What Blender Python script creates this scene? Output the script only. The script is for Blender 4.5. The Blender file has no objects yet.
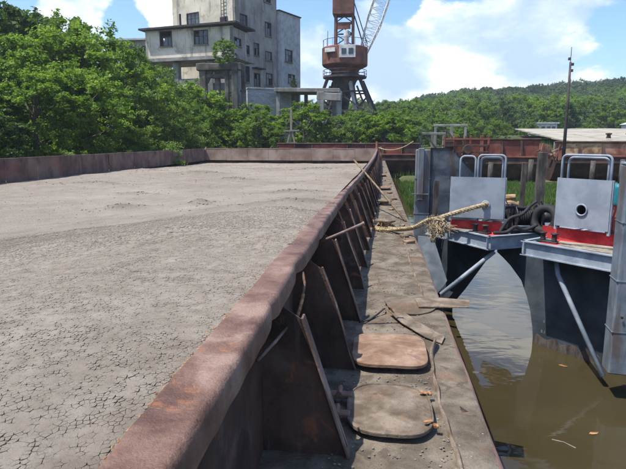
import bpy, bmesh, math, random
import numpy as np
from mathutils import Vector, Matrix, noise

random.seed(7)
RNG = np.random.default_rng(7)
R = math.radians
scene = bpy.context.scene
COL = scene.collection

# ------------------------------------------------------------------ camera, light, exposure
cam_d = bpy.data.cameras.new('camera')
cam = bpy.data.objects.new('camera', cam_d)
COL.objects.link(cam)
cam_d.sensor_width = 36.0
cam_d.lens = 542.0 / 626.0 * 36.0
cam_d.clip_end = 3000
cam_d.clip_start = 0.05
cam.location = (0, 0, 1.6)
cam.rotation_euler = (R(90 - 9.89), 0, R(6.9))
scene.camera = cam

SUN_TO = Vector((-0.80, -0.40, 1.95)).normalized()      # direction towards the sun
sd = bpy.data.lights.new('sun', 'SUN')
sd.energy = 4.7
sd.angle = R(0.5)
sd.color = (1.0, 0.95, 0.87)
so = bpy.data.objects.new('sun', sd)
so.rotation_euler = SUN_TO.to_track_quat('Z', 'Y').to_euler()
so.location = (-20, -20, 50)
COL.objects.link(so)

scene.view_settings.view_transform = 'Standard'
scene.view_settings.look = 'None'
scene.view_settings.gamma = 1
scene.view_settings.exposure = 0.55


class NT:
    """small helper to build node trees"""
    def __init__(s, tree):
        s.t = tree
        s.n = tree.nodes
        s.l = tree.links

    def add(s, typ, **kw):
        nd = s.n.new(typ)
        for k, v in kw.items():
            setattr(nd, k, v)
        return nd

    def set(s, sock, v):
        if isinstance(v, bpy.types.NodeSocket):
            s.l.new(v, sock)
        else:
            if hasattr(sock.default_value, '__len__') and not hasattr(v, '__len__'):
                v = (v, v, v)
            if hasattr(sock.default_value, '__len__') and len(sock.default_value) == 4 and len(v) == 3:
                v = (*v, 1)
            sock.default_value = v

    def math(s, op, a, b=0.0, c=None, clamp=False):
        nd = s.add('ShaderNodeMath', operation=op, use_clamp=clamp)
        s.set(nd.inputs[0], a)
        s.set(nd.inputs[1], b)
        if c is not None:
            s.set(nd.inputs[2], c)
        return nd.outputs[0]

    def vmath(s, op, a, b=(0, 0, 0)):
        nd = s.add('ShaderNodeVectorMath', operation=op)
        s.set(nd.inputs[0], a)
        s.set(nd.inputs[1], b)
        return nd.outputs['Value'] if op in ('DOT_PRODUCT', 'LENGTH') else nd.outputs[0]

    def noise(s, vec, scale=5, detail=4, rough=0.55, dist=0.0):
        nd = s.add('ShaderNodeTexNoise')
        s.l.new(vec, nd.inputs['Vector'])
        nd.inputs['Scale'].default_value = scale
        nd.inputs['Detail'].default_value = detail
        nd.inputs['Roughness'].default_value = rough
        nd.inputs['Distortion'].default_value = dist
        return nd.outputs[0]

    def ramp(s, fac, stops, interp='LINEAR'):
        nd = s.add('ShaderNodeValToRGB')
        nd.color_ramp.interpolation = interp
        els = nd.color_ramp.elements
        while len(els) < len(stops):
            els.new(0.5)
        for e, (p, c) in zip(els, stops):
            e.position = p
            e.color = (*c, 1) if len(c) == 3 else c
        s.l.new(fac, nd.inputs[0])
        return nd.outputs[0]

    def step(s, fac, a, b):
        nd = s.add('ShaderNodeMapRange', interpolation_type='SMOOTHSTEP')
        s.set(nd.inputs[0], fac)
        nd.inputs[1].default_value = a
        nd.inputs[2].default_value = b
        return nd.outputs[0]

    def mix(s, fac, a, b):
        nd = s.add('ShaderNodeMix', data_type='RGBA')
        s.set(nd.inputs[0], fac)
        s.set(nd.inputs[6], a)
        s.set(nd.inputs[7], b)
        return nd.outputs[2]


# ------------------------------------------------------------------ sky
W = bpy.data.worlds.new('World')
scene.world = W
W.use_nodes = True
wt = NT(W.node_tree)
wt.n.clear()
out = wt.add('ShaderNodeOutputWorld')
bg = wt.add('ShaderNodeBackground')
bg.inputs['Strength'].default_value = 0.12
wt.l.new(bg.outputs[0], out.inputs[0])
sky = wt.add('ShaderNodeTexSky', sky_type='NISHITA')
sky.sun_disc = False
sky.sun_elevation = math.asin(SUN_TO.z)
sky.sun_rotation = math.atan2(SUN_TO.x, SUN_TO.y)
sky.air_density = 1.0
sky.dust_density = 1.2
sky.ozone_density = 1.4
tc = wt.add('ShaderNodeTexCoord')
D = tc.outputs['Generated']
SEED_X, SEED_Z = 3.3, 1.7
sep = wt.add('ShaderNodeSeparateXYZ')
wt.l.new(D, sep.inputs[0])
CP = wt.vmath('ADD', wt.vmath('MULTIPLY', D, (1.0, 1.0, 2.0)), (SEED_X, 0.0, SEED_Z))
n1 = wt.noise(CP, 4.6, 10, 0.60, 0.15)
n1up = wt.noise(wt.vmath('ADD', CP, (-.03, -.02, .07)), 4.2, 9, 0.56, 0.15)
n2 = wt.noise(CP, 1.7, 4, 0.5, 0.2)
dens = wt.math('ADD', wt.math('MULTIPLY', n1, 0.7), wt.math('MULTIPLY', n2, 0.35))


def lobe(az, el, rad, w):
    """a cloud bank (or gap) centred on azimuth az (deg right of +Y) and elevation el"""
    v = (math.sin(R(az)) * math.cos(R(el)), math.cos(R(az)) * math.cos(R(el)), math.sin(R(el)))
    d = wt.vmath('DOT_PRODUCT', D, v)
    return wt.math('MULTIPLY', wt.step(d, math.cos(R(rad)), 1.0), w)


tot = dens
for a in ((2, 7.5, 8, .17), (12, 6, 9, .12), (-30, 13, 5, .16), (-22, 13, 3, .10), (17, 10, 9, .05), (-9, 7, 6, .13),
          (18, 14, 6, .14), (13, 19, 8, .12), (-25, 12, 3.2, -.12), (-18, 15, 3.5, -.1), (1.5, 13, 3.0, -.22), (-34, 14, 3.2, -.2), (-38, 12, 4, -.1)):
    tot = wt.math('ADD', tot, lobe(*a))
# fewer clouds towards the zenith
tot = wt.math('SUBTRACT', tot, wt.math('MULTIPLY', wt.step(sep.outputs[2], 0.36, 0.42), 0.16))
cm = wt.step(tot, 0.535, 0.605)
lit = wt.math('ADD', wt.math('MULTIPLY', wt.math('SUBTRACT', n1, n1up), 2.6), 0.5)
shade = wt.noise(CP, 9.0, 6, 0.6, 0.2)
ccol = wt.ramp(wt.math('ADD', wt.math('MULTIPLY', lit, 0.8), wt.math('MULTIPLY', shade, 0.25)),
               [(0.28, (3.6, 4.7, 6.2)), (0.50, (4.9, 5.8, 7.0)), (0.64, (6.9, 7.3, 7.7)), (0.80, (10.5, 10.5, 10.5))])
skyc = wt.vmath('MULTIPLY', sky.outputs[0], (0.95, 1.15, 1.38))
# haze near the horizon is part of the cloud veil
veil = wt.math('MULTIPLY', wt.math('SUBTRACT', 1.0, wt.step(sep.outputs[2], 0.0, 0.17)), 0.42)
fac = wt.math('MAXIMUM', wt.math('MULTIPLY', cm, 0.92), veil)
wt.l.new(wt.mix(fac, skyc, ccol), bg.inputs[0])


# ------------------------------------------------------------------ materials
MATS = {}


def mat_base(name):
    m = bpy.data.materials.new(name)
    m.use_nodes = True
    t = NT(m.node_tree)
    b = t.n['Principled BSDF']
    return m, t, b


def setin(t, b, name, v):
    t.set(b.inputs[name], v)


def pmat(name, cols, scale=4, rough=.8, bump=.3, bscale=30, spots=None, streak=None, stretch=(1, 1, 1), metal=0.0,
         spec=.35, coord='world', detail=6, fine=0.0, fscale=120):
    """weathered surface: colour noise over several stops, optional spots / vertical streaks and fine relief"""
    m, t, b = mat_base(name)
    if coord == 'world':
        vec = t.add('ShaderNodeNewGeometry').outputs['Position']
    else:
        vec = t.add('ShaderNodeTexCoord').outputs['Object']
    if stretch != (1, 1, 1):
        vec = t.vmath('MULTIPLY', vec, stretch)
    n = t.noise(vec, scale, detail, .6, .3)
    k = len(cols)
    col = t.ramp(n, [(.38 + .24 * i / max(1, k - 1), c) for i, c in enumerate(cols)])
    if spots:
        for (c, s, a, bb, op) in spots:
            f = t.step(t.noise(vec, s, 6, .65, .5), a, bb)
            col = t.mix(t.math('MULTIPLY', f, op), col, c)
    if streak:
        c, s, a, bb, op = streak
        v2 = t.vmath('MULTIPLY', vec, (1, 1, .12))
        f = t.step(t.noise(v2, s, 5, .6), a, bb)
        col = t.mix(t.math('MULTIPLY', f, op), col, c)
    if fine:
        g = t.noise(vec, fscale, 3, .6)
        col = t.mix(t.math('MULTIPLY', t.math('ABSOLUTE', t.math('SUBTRACT', g, .5)), fine * 4), col,
                    t.vmath('MULTIPLY', col, (.45, .43, .4)))
    t.l.new(col, b.inputs['Base Color'])
    rn = t.math('ADD', t.math('MULTIPLY', n, .25), rough - .12, clamp=True)
    t.l.new(rn, b.inputs['Roughness'])
    b.inputs['Metallic'].default_value = metal
    b.inputs['Specular IOR Level'].default_value = spec
    if bump:
        bp = t.add('ShaderNodeBump')
        bp.inputs['Strength'].default_value = bump
        bp.inputs['Distance'].default_value = .02
        h = t.math('ADD', t.noise(vec, bscale, 6, .65), t.math('MULTIPLY', t.noise(vec, bscale * .18, 4, .6), 1.5))
        t.l.new(h, bp.inputs['Height'])
        t.l.new(bp.outputs[0], b.inputs['Normal'])
    MATS[name] = m
    return m


M_rail = pmat('rusty_rail_steel', [(.10, .048, .032), (.16, .086, .060), (.21, .125, .090), (.29, .19, .145)], 3.4, .50, .5, 90,
              spots=[((.36, .27, .22), 14, .60, .72, .5), ((.36, .15, .06), 6, .60, .70, .6), ((.10, .06, .05), 11, .58, .68, .5), ((.62, .58, .52), 23, .735, .76, .9)], fine=.5)
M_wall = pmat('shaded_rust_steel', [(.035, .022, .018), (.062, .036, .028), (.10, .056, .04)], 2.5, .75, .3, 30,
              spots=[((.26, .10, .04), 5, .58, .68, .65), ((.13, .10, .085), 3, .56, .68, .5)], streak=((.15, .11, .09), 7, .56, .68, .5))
M_brk = pmat('bracket_steel', [(.12, .072, .055), (.17, .115, .09), (.24, .19, .16)], 5, .7, .25, 40,
             spots=[((.33, .14, .06), 8, .66, .72, .6)])
M_lcoam = pmat('old_coaming_steel', [(.085, .05, .042), (.14, .085, .07), (.19, .125, .10)], 1.3, .8, .2, 15,
               spots=[((.22, .07, .045), .35, .55, .65, .45)], streak=((.23, .19, .16), 2.2, .56, .72, .5))
M_ecoam = pmat('end_coaming_steel', [(.18, .12, .092), (.25, .18, .142), (.32, .25, .205)], .9, .8, .2, 12,
               streak=((.17, .09, .07), 1.5, .55, .7, .5))
M_deck = pmat('dusty_steel_deck', [(.105, .084, .062), (.16, .132, .10), (.225, .19, .148)], 3.5, .95, .55, 60,
              spots=[((.085, .065, .048), 6, .54, .63, .7), ((.27, .225, .175), 2.2, .56, .68, .5), ((.19, .105, .065), 1.6, .55, .66, .5)],
              spec=.15, fine=.7, fscale=85)
M_hatch = pmat('rusted_hatch_steel', [(.115, .085, .06), (.18, .14, .103), (.26, .21, .16)], 6, .85, .55, 55,
               spots=[((.34, .19, .10), 5, .56, .66, .6), ((.10, .075, .055), 9, .57, .65, .6)], spec=.2, fine=.5, fscale=140)
M_hatch2 = pmat('pink_rust_hatch_steel', [(.17, .10, .065), (.25, .16, .11), (.33, .235, .175)], 5, .85, .3, 55,
                spots=[((.42, .23, .13), 5, .56, .66, .6), ((.14, .10, .075), 10, .57, .65, .6)], spec=.2, fine=.4, fscale=140)
M_orange = pmat('orange_flaked_rust', [(.19, .075, .03), (.30, .14, .06), (.42, .25, .13)], 25, .85, .4, 80)
M_hull = pmat('barge_hull_steel', [(.10, .06, .05), (.17, .10, .08), (.22, .14, .11)], 1.2, .8, .25, 20)
M_grey = pmat('blue_grey_boat_paint', [(.10, .122, .142), (.145, .172, .196), (.19, .22, .246)], 2.5, .5, .12, 14,
              spots=[((.10, .11, .12), 5, .64, .72, .45), ((.34, .38, .42), 3, .64, .75, .4)], streak=((.11, .07, .05), 5, .52, .64, .7), fine=.4)
M_shield = pmat('pale_grey_boat_paint', [(.20, .225, .26), (.24, .27, .305), (.28, .31, .345)], 3, .55, .12, 12,
                spots=[((.17, .17, .18), 7, .66, .74, .4)], streak=((.17, .12, .09), 8, .60, .72, .55), fine=.15)
M_beam = pmat('light_grey_beam_paint', [(.19, .225, .26), (.25, .285, .325), (.32, .355, .39)], 4, .5, .12, 20,
              spots=[((.15, .11, .09), 9, .66, .73, .5)])
M_navy = pmat('dark_navy_hull_paint', [(.028, .037, .046), (.045, .057, .069), (.068, .080, .091)], 1.8, .6, .2, 15,
              spots=[((.05, .045, .04), 5, .6, .72, .5)])
M_red = pmat('red_deck_paint', [(.26, .018, .018), (.38, .026, .026), (.48, .06, .055)], 5, .55, .1, 25,
             spots=[((.12, .03, .025), 6, .56, .66, .6), ((.25, .19, .16), 9, .62, .7, .6)])
M_black = pmat('greasy_black_machinery', [(.012, .012, .013), (.025, .024, .024), (.05, .046, .042)], 9, .5, .4, 40,
               spots=[((.10, .055, .03), 7, .66, .74, .5)])
M_rubber = pmat('black_rubber', [(.015, .015, .015), (.025, .025, .026)], 9, .7, .3, 40)
M_wood = pmat('weathered_wood', [(.17, .145, .115), (.25, .215, .17), (.33, .285, .23)], 3, .9, .5, 25, stretch=(3, 3, 12))
M_dwood = pmat('dark_wet_timber', [(.035, .03, .026), (.07, .06, .05), (.11, .095, .08)], 3, .85, .5, 25, stretch=(4, 4, 1))
M_log = pmat('cut_firewood', [(.22, .13, .07), (.36, .23, .13), (.46, .32, .2)], 6, .85, .4, 25)
M_rope = pmat('hemp_rope_fibre', [(.26, .19, .11), (.40, .31, .19), (.52, .42, .28)], 22, .95, .6, 160, spec=.1)
M_pole = pmat('brown_iron_pole', [(.11, .08, .045), (.17, .125, .07), (.24, .18, .11)], 9, .7, .3, 50)
M_rred = pmat('red_oxide_rust', [(.12, .036, .026), (.19, .058, .04), (.26, .10, .065)], .9, .8, .25, 12,
              spots=[((.26, .15, .09), 2.5, .62, .72, .5), ((.05, .03, .025), 1.6, .6, .7, .6)], streak=((.07, .04, .03), 3, .56, .7, .5))
M_rdark = pmat('dark_rust', [(.035, .022, .018), (.06, .035, .028), (.10, .055, .04)], 1.4, .85, .25, 12,
               spots=[((.20, .09, .045), 3, .64, .72, .5)])
M_ryel = pmat('faded_yellow_paint_over_rust', [(.18, .09, .05), (.42, .31, .16), (.50, .39, .22)], .8, .8, .2, 12,
              spots=[((.22, .08, .045), 1.6, .56, .62, .8)], streak=((.16, .09, .06), 3, .58, .7, .5))
M_rpink = pmat('flaking_orange_rust', [(.16, .065, .04), (.27, .12, .075), (.40, .25, .17)], 1.4, .85, .3, 14)
M_stucco_l = pmat('lit_cream_stucco', [(.42, .37, .28), (.56, .50, .385), (.66, .59, .47)], .35, .95, .2, 8,
                  spots=[((.24, .21, .17), .9, .54, .64, .6), ((.5, .47, .42), .5, .55, .62, .5)], streak=((.17, .155, .13), 1.3, .53, .66, .7))  # sunlit tone of the front walls put into the colour
M_stucco_d = pmat('shaded_grey_stucco', [(.25, .235, .21), (.31, .29, .26), (.36, .34, .31)], .4, .95, .2, 8,
                  spots=[((.16, .15, .14), 1.1, .54, .64, .55), ((.40, .39, .36), .6, .57, .64, .5)], streak=((.14, .13, .12), 1.3, .53, .66, .65))  # side walls' shade put into a darker stucco colour, shared by the far shed
M_conc = pmat('weathered_concrete', [(.15, .145, .13), (.22, .21, .19), (.30, .285, .26)], .8, .95, .3, 10,
              streak=((.10, .095, .085), 2, .54, .7, .6))
M_concd = pmat('dark_trestle_concrete', [(.06, .053, .044), (.11, .098, .082), (.18, .162, .138)], .8, .95, .3, 10,
              streak=((.05, .048, .044), 2, .54, .7, .6))  # darker concrete tone, used for the trestle
M_block = pmat('pale_block_masonry', [(.34, .35, .35), (.42, .43, .43), (.49, .50, .50)], 1.5, .95, .25, 9,
               spots=[((.24, .245, .25), 1.2, .58, .7, .5)])
M_slab = pmat('sunbleached_slab', [(.24, .215, .17), (.31, .28, .225), (.37, .335, .27)], .5, .95, .2, 6,
              spots=[((.24, .22, .16), .5, .58, .7, .5)])
M_frame = pmat('dark_window_frame', [(.05, .045, .04), (.09, .08, .07)], 5, .8, .1, 20)
M_tar = pmat('tarred_roof_edge', [(.035, .033, .032), (.07, .065, .06)], 2, .9, .2, 8)
M_crane = pmat('rusted_crane_steel', [(.10, .045, .032), (.17, .07, .05), (.23, .10, .07)], .9, .8, .2, 8,
               spots=[((.06, .035, .03), 1.2, .58, .7, .5)])
M_crdark = pmat('dark_crane_steel', [(.035, .03, .03), (.06, .05, .048), (.09, .07, .065)], 1.2, .8, .2, 8)
M_crwhite = pmat('chalky_white_crane_paint', [(.40, .40, .38), (.52, .52, .50), (.6, .6, .58)], 2, .8, .15, 10,
                 spots=[((.2, .12, .09), 3, .62, .7, .6)])
M_teal = pmat('teal_plastic', [(.01, .13, .16), (.015, .18, .21)], 5, .45, .05, 20)
M_pink = pmat('salmon_cloth', [(.5, .16, .13), (.6, .24, .2)], 8, .9, .4, 30)
M_stone = pmat('dry_mud_clod', [(.13, .115, .095), (.20, .18, .15), (.27, .245, .21)], 14, .95, .5, 60, spec=.1)
M_bark = pmat('tree_bark', [(.05, .042, .033), (.09, .075, .06), (.14, .12, .10)], 6, .9, .4, 25, coord='obj')


def glass_mat():
    m, t, b = mat_base('dirty_window_glass')
    vec = t.add('ShaderNodeNewGeometry').outputs['Position']
    col = t.ramp(t.noise(vec, .9, 4), [(.3, (.015, .02, .025)), (.6, (.05, .065, .08)), (.75, (.12, .15, .18))])
    t.l.new(col, b.inputs['Base Color'])
    b.inputs['Roughness'].default_value = .25
    b.inputs['Specular IOR Level'].default_value = .6
    return m


M_glass = glass_mat()


def brick_mat():
    m, t, b = mat_base('pale_silicate_brickwork')
    pos = t.add('ShaderNodeNewGeometry').outputs['Position']
    sp = t.add('ShaderNodeSeparateXYZ'); t.l.new(pos, sp.inputs[0])
    cb = t.add('ShaderNodeCombineXYZ')
    t.set(cb.inputs[0], t.math('ADD', t.math('MULTIPLY', sp.outputs[0], .85), t.math('MULTIPLY', sp.outputs[1], .55)))
    t.l.new(sp.outputs[2], cb.inputs[1])
    br = t.add('ShaderNodeTexBrick')
    t.l.new(cb.outputs[0], br.inputs['Vector'])
    br.inputs['Color1'].default_value = (.48, .49, .49, 1); br.inputs['Color2'].default_value = (.33, .34, .35, 1); br.inputs['Mortar'].default_value = (.25, .25, .25, 1)
    br.inputs['Scale'].default_value = 1.0; br.inputs['Brick Width'].default_value = .42; br.inputs['Row Height'].default_value = .17; br.inputs['Mortar Size'].default_value = .014
    n = t.step(t.noise(pos, 1.1, 6, .65), .5, .7)
    t.l.new(t.mix(t.math('MULTIPLY', n, .5), br.outputs[0], (.22, .225, .23)), b.inputs['Base Color'])
    b.inputs['Roughness'].default_value = .95
    return m


M_brick = brick_mat()


def leaf_mat(name, stops, trans=.45):
    m, t, b = mat_base(name)
    at = t.add('ShaderNodeAttribute', attribute_name='tint')
    n = t.noise(t.add('ShaderNodeTexCoord').outputs['Object'], .55, 3)
    f = t.math('ADD', t.math('MULTIPLY', at.outputs['Fac'], .75), t.math('MULTIPLY', n, .3))
    col = t.ramp(f, stops)
    t.l.new(col, b.inputs['Base Color'])
    b.inputs['Roughness'].default_value = .55
    b.inputs['Specular IOR Level'].default_value = .3
    tr = t.add('ShaderNodeBsdfTranslucent')
    t.l.new(t.vmath('MULTIPLY', col, (1.25, 1.35, .6)), tr.inputs[0])
    mx = t.add('ShaderNodeMixShader')
    mx.inputs[0].default_value = trans
    o = t.n['Material Output']
    t.l.new(b.outputs[0], mx.inputs[1])
    t.l.new(tr.outputs[0], mx.inputs[2])
    t.l.new(mx.outputs[0], o.inputs[0])
    return m


L_maple = leaf_mat('bright_broad_leaves', [(.1, (.06, .11, .016)), (.45, (.14, .235, .028)), (.8, (.24, .34, .04)), (1, (.33, .40, .06))])
L_dark = leaf_mat('dark_green_leaves', [(.1, (.022, .046, .012)), (.5, (.048, .096, .02)), (.9, (.10, .16, .04))])
L_mid = leaf_mat('mid_green_leaves', [(.1, (.062, .105, .02)), (.5, (.13, .205, .035)), (.9, (.21, .30, .06))])
L_silver = leaf_mat('silver_willow_leaves', [(.1, (.05, .08, .04)), (.5, (.11, .16, .085)), (.9, (.19, .25, .15))])
L_grass = leaf_mat('reed_grass_blades', [(.1, (.05, .085, .02)), (.5, (.085, .15, .03)), (.9, (.16, .22, .06))], .35)


def cargo_mat():
    m, t, b = mat_base('dried_cracked_silt')
    pos = t.add('ShaderNodeNewGeometry').outputs['Position']
    wp = t.vmath('ADD', pos, t.vmath('MULTIPLY', t.add('ShaderNodeTexNoise').outputs[1], (0, 0, 0)))
    big = t.noise(pos, .22, 5, .6, .4)
    mid = t.noise(pos, 2.2, 6, .65, .3)
    base = t.ramp(t.math('ADD', t.math('MULTIPLY', big, .6), t.math('MULTIPLY', mid, .4)),
                  [(.35, (.220, .183, .144)), (.5, (.288, .247, .200)), (.64, (.350, .307, .254))])
    # pinkish dust towards one side, ochre and dark damp streaks lying across the heap
    st = t.vmath('MULTIPLY', pos, (.55, 2.2, 1))
    stk = t.step(t.noise(st, .8, 6, .65, .6), .62, .72)
    col = t.mix(t.math('MULTIPLY', stk, .55), base, (.125, .108, .088))
    och = t.step(t.noise(t.vmath('ADD', st, (7, 3, 0)), .55, 5, .6, .4), .64, .74)
    col = t.mix(t.math('MULTIPLY', och, .45), col, (.30, .215, .12))
    at = t.add('ShaderNodeAttribute', attribute_name='damp')
    col = t.mix(t.math('MULTIPLY', at.outputs['Fac'], .6), col, (.105, .090, .072))
    # dark gritty specks
    sp = t.step(t.noise(pos, 26, 4, .7), .60, .70)
    col = t.mix(t.math('MULTIPLY', sp, .5), col, (.12, .105, .088))
    sp2 = t.step(t.noise(pos, 9, 5, .75, .8), .60, .68)
    col = t.mix(t.math('MULTIPLY', sp2, .35), col, (.13, .112, .092))
    ls = t.step(t.noise(pos, 19, 4, .7), .62, .72)
    col = t.mix(t.math('MULTIPLY', ls, .35), col, (.42, .39, .345))
    t.l.new(col, b.inputs['Base Color'])
    b.inputs['Roughness'].default_value = .95
    b.inputs['Specular IOR Level'].default_value = .12
    vo = t.add('ShaderNodeTexVoronoi', feature='DISTANCE_TO_EDGE')
    warp = t.vmath('ADD', pos, t.vmath('MULTIPLY', t.add('ShaderNodeVectorMath').outputs[0], (0, 0, 0)))
    t.l.new(pos, vo.inputs['Vector'])
    vo.inputs['Scale'].default_value = 14
    crack = t.step(vo.outputs['Distance'], 0.0, .12)
    h = t.math('ADD', t.math('MULTIPLY', t.noise(pos, 13, 6, .72), 2.4), t.math('ADD', t.math('MULTIPLY', crack, .5), t.noise(pos, 60, 4, .7)))
    bp = t.add('ShaderNodeBump')
    bp.inputs['Strength'].default_value = .75
    bp.inputs['Distance'].default_value = .03
    t.l.new(h, bp.inputs['Height'])
    t.l.new(bp.outputs[0], b.inputs['Normal'])
    return m


M_cargo = cargo_mat()


def flake_mat():
    m, t, b = mat_base('silt_crust_flakes')
    pos = t.add('ShaderNodeNewGeometry').outputs['Position']
    big = t.noise(pos, .22, 5, .6, .4)
    mid = t.noise(pos, 7, 5, .65, .3)
    base = t.ramp(t.math('ADD', t.math('MULTIPLY', big, .5), t.math('MULTIPLY', mid, .5)),
                  [(.38, (.195, .163, .127)), (.5, (.255, .219, .176)), (.62, (.315, .275, .226))])
    sp = t.step(t.noise(pos, 40, 4, .7), .58, .68)
    col = t.mix(t.math('MULTIPLY', sp, .4), base, (.14, .12, .10))
    st = t.vmath('MULTIPLY', pos, (.55, 2.2, 1))
    stk = t.step(t.noise(st, .8, 6, .65, .6), .62, .72)
    col = t.mix(t.math('MULTIPLY', stk, .45), col, (.125, .108, .088))
    t.l.new(col, b.inputs['Base Color'])
    b.inputs['Roughness'].default_value = .95
    b.inputs['Specular IOR Level'].default_value = .12
    bp = t.add('ShaderNodeBump')
    bp.inputs['Strength'].default_value = .9
    bp.inputs['Distance'].default_value = .008
    t.l.new(t.math('ADD', t.noise(pos, 150, 5, .75), t.math('MULTIPLY', t.noise(pos, 12, 4, .7), 1.5)), bp.inputs['Height'])
    t.l.new(bp.outputs[0], b.inputs['Normal'])
    return m


M_flake = flake_mat()


def water_mat():
    m, t, b = mat_base('murky_river_water')
    pos = t.add('ShaderNodeNewGeometry').outputs['Position']
    n = t.noise(pos, .5, 4, .55)
    col = t.ramp(n, [(.35, (.036, .028, .013)), (.65, (.050, .040, .019))])
    t.l.new(col, b.inputs['Base Color'])
    b.inputs['Roughness'].default_value = .03
    b.inputs['IOR'].default_value = 1.42
    b.inputs['Specular IOR Level'].default_value = .5
    w = t.vmath('MULTIPLY', pos, (1, 1.6, 1))
    h = t.math('ADD', t.noise(w, 1.1, 3, .5, .4), t.math('MULTIPLY', t.noise(w, 4, 3, .5), .18))
    bp = t.add('ShaderNodeBump')
    bp.inputs['Strength'].default_value = .06
    bp.inputs['Distance'].default_value = .12
    t.l.new(h, bp.inputs['Height'])
    t.l.new(bp.outputs[0], b.inputs['Normal'])
    return m


def ground_mat():
    m, t, b = mat_base('river_bank_earth')
    pos = t.add('ShaderNodeNewGeometry').outputs['Position']
    n = t.noise(pos, .35, 6, .65)
    col = t.ramp(n, [(.3, (.035, .055, .018)), (.48, (.06, .085, .025)), (.6, (.10, .09, .05)), (.75, (.17, .145, .10))])
    t.l.new(col, b.inputs['Base Color'])
    b.inputs['Roughness'].default_value = .95
    b.inputs['Specular IOR Level'].default_value = .1
    bp = t.add('ShaderNodeBump')
    bp.inputs['Strength'].default_value = .6
    bp.inputs['Distance'].default_value = .1
    t.l.new(t.noise(pos, 5, 6, .7), bp.inputs['Height'])
    t.l.new(bp.outputs[0], b.inputs['Normal'])
    return m


# ------------------------------------------------------------------ mesh helpers
def link(name, me, m=None, parent=None, smooth=False):
    if m is not None and not me.materials:
        me.materials.append(m)
    if smooth:
        me.polygons.foreach_set('use_smooth', [True] * len(me.polygons))
    o = bpy.data.objects.new(name, me)
    COL.objects.link(o)
    if parent:
        o.parent = parent
    return o


def obj(name, bm, m, parent=None, smooth=False, **kw):
    me = bpy.data.meshes.new(name)
    bmesh.ops.recalc_face_normals(bm, faces=bm.faces[:])
    bm.to_mesh(me)
    bm.free()
    o = link(name, me, m, parent, smooth)
    for k, v in kw.items():
        o[k] = v
    return o


def thing(name, label, cat, loc=(0, 0, 0), rz=0, group=None):
    o = bpy.data.objects.new(name, None)
    COL.objects.link(o)
    o.location = loc
    o.rotation_euler = (0, 0, rz)
    o.empty_display_size = .2
    tag(o, label, cat, group)
    return o


def tag(o, label, cat, group=None):
    o['label'] = label
    o['category'] = cat
    if group:
        o['group'] = group
    return o


def box(bm, c, s, rot=None, bevel=0.0):
    """box with centre c and full sizes s, optional 3x3 rotation"""
    v = []
    for k in ((-1, -1, -1), (1, -1, -1), (1, 1, -1), (-1, 1, -1), (-1, -1, 1), (1, -1, 1), (1, 1, 1), (-1, 1, 1)):
        p = Vector((k[0] * s[0] / 2, k[1] * s[1] / 2, k[2] * s[2] / 2))
        if rot is not None:
            p = rot @ p
        v.append(bm.verts.new(p + Vector(c)))
    f = [bm.faces.new([v[i] for i in q]) for q in ((0, 3, 2, 1), (4, 5, 6, 7), (0, 1, 5, 4), (1, 2, 6, 5), (2, 3, 7, 6), (3, 0, 4, 7))]
    if bevel:
        es = list({e for q in f for e in q.edges})
        bmesh.ops.bevel(bm, geom=es, offset=bevel, segments=1, affect='EDGES', profile=.6)
    return bm


def boxo(name, c, s, m, parent=None, rot=None, bevel=0.0, **kw):
    bm = bmesh.new()
    box(bm, c, s, rot, bevel)
    return obj(name, bm, m, parent, **kw)


def bar(bm, a, b, w, h=None, up=(0, 0, 1), taper=1.0):
    """rectangular bar between two points"""
    a, b = Vector(a), Vector(b)
    h = h or w
    d = (b - a).normalized()
    u = Vector(up)
    if abs(d.dot(u)) > .98:
        u = Vector((0, 1, 0))
    x = d.cross(u).normalized()
    y = x.cross(d)
    vs = []
    for p, k in ((a, 1), (b, taper)):
        for sx, sy in ((-1, -1), (1, -1), (1, 1), (-1, 1)):
            vs.append(bm.verts.new(p + x * sx * w / 2 * k + y * sy * h / 2 * k))
    for q in ((0, 1, 2, 3), (7, 6, 5, 4), (0, 4, 5, 1), (1, 5, 6, 2), (2, 6, 7, 3), (3, 7, 4, 0)):
        bm.faces.new([vs[i] for i in q])
    return bm


def tube(bm, pts, r, n=8, cap=True, radii=None):
    pts = [Vector(p) for p in pts]
    rings = []
    prev = None
    for i, p in enumerate(pts):
        if i == 0:
            d = pts[1] - p
        elif i == len(pts) - 1:
            d = p - pts[i - 1]
        else:
            d = pts[i + 1] - pts[i - 1]
        d.normalize()
        if prev is None:
            u = Vector((0, 0, 1)) if abs(d.z) < .9 else Vector((1, 0, 0))
            x = d.cross(u).normalized()
        else:
            x = (prev - d * prev.dot(d)).normalized()
        prev = x
        y = d.cross(x)
        rr = radii[i] if radii else r
        rings.append([bm.verts.new(p + (x * math.cos(a) + y * math.sin(a)) * rr) for a in (2 * math.pi * k / n for k in range(n))])
    for i in range(len(rings) - 1):
        for k in range(n):
            bm.faces.new((rings[i][k], rings[i][(k + 1) % n], rings[i + 1][(k + 1) % n], rings[i + 1][k]))
    if cap:
        bm.faces.new(rings[0][::-1])
        bm.faces.new(rings[-1])
    return bm


def lathe(bm, prof, n=24, origin=(0, 0, 0), rot=None, scale=(1, 1)):
    o = Vector(origin)
    rings = []
    for r, z in prof:
        ring = []
        for k in range(n):
            a = 2 * math.pi * k / n
            p = Vector((max(r, .0005) * math.cos(a) * scale[0], max(r, .0005) * math.sin(a) * scale[1], z))
            if rot is not None:
                p = rot @ p
            ring.append(bm.verts.new(o + p))
        rings.append(ring)
    for i in range(len(rings) - 1):
        for k in range(n):
            bm.faces.new((rings[i][k], rings[i][(k + 1) % n], rings[i + 1][(k + 1) % n], rings[i + 1][k]))
    bm.faces.new(rings[0][::-1])
    bm.faces.new(rings[-1])
    return bm


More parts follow.
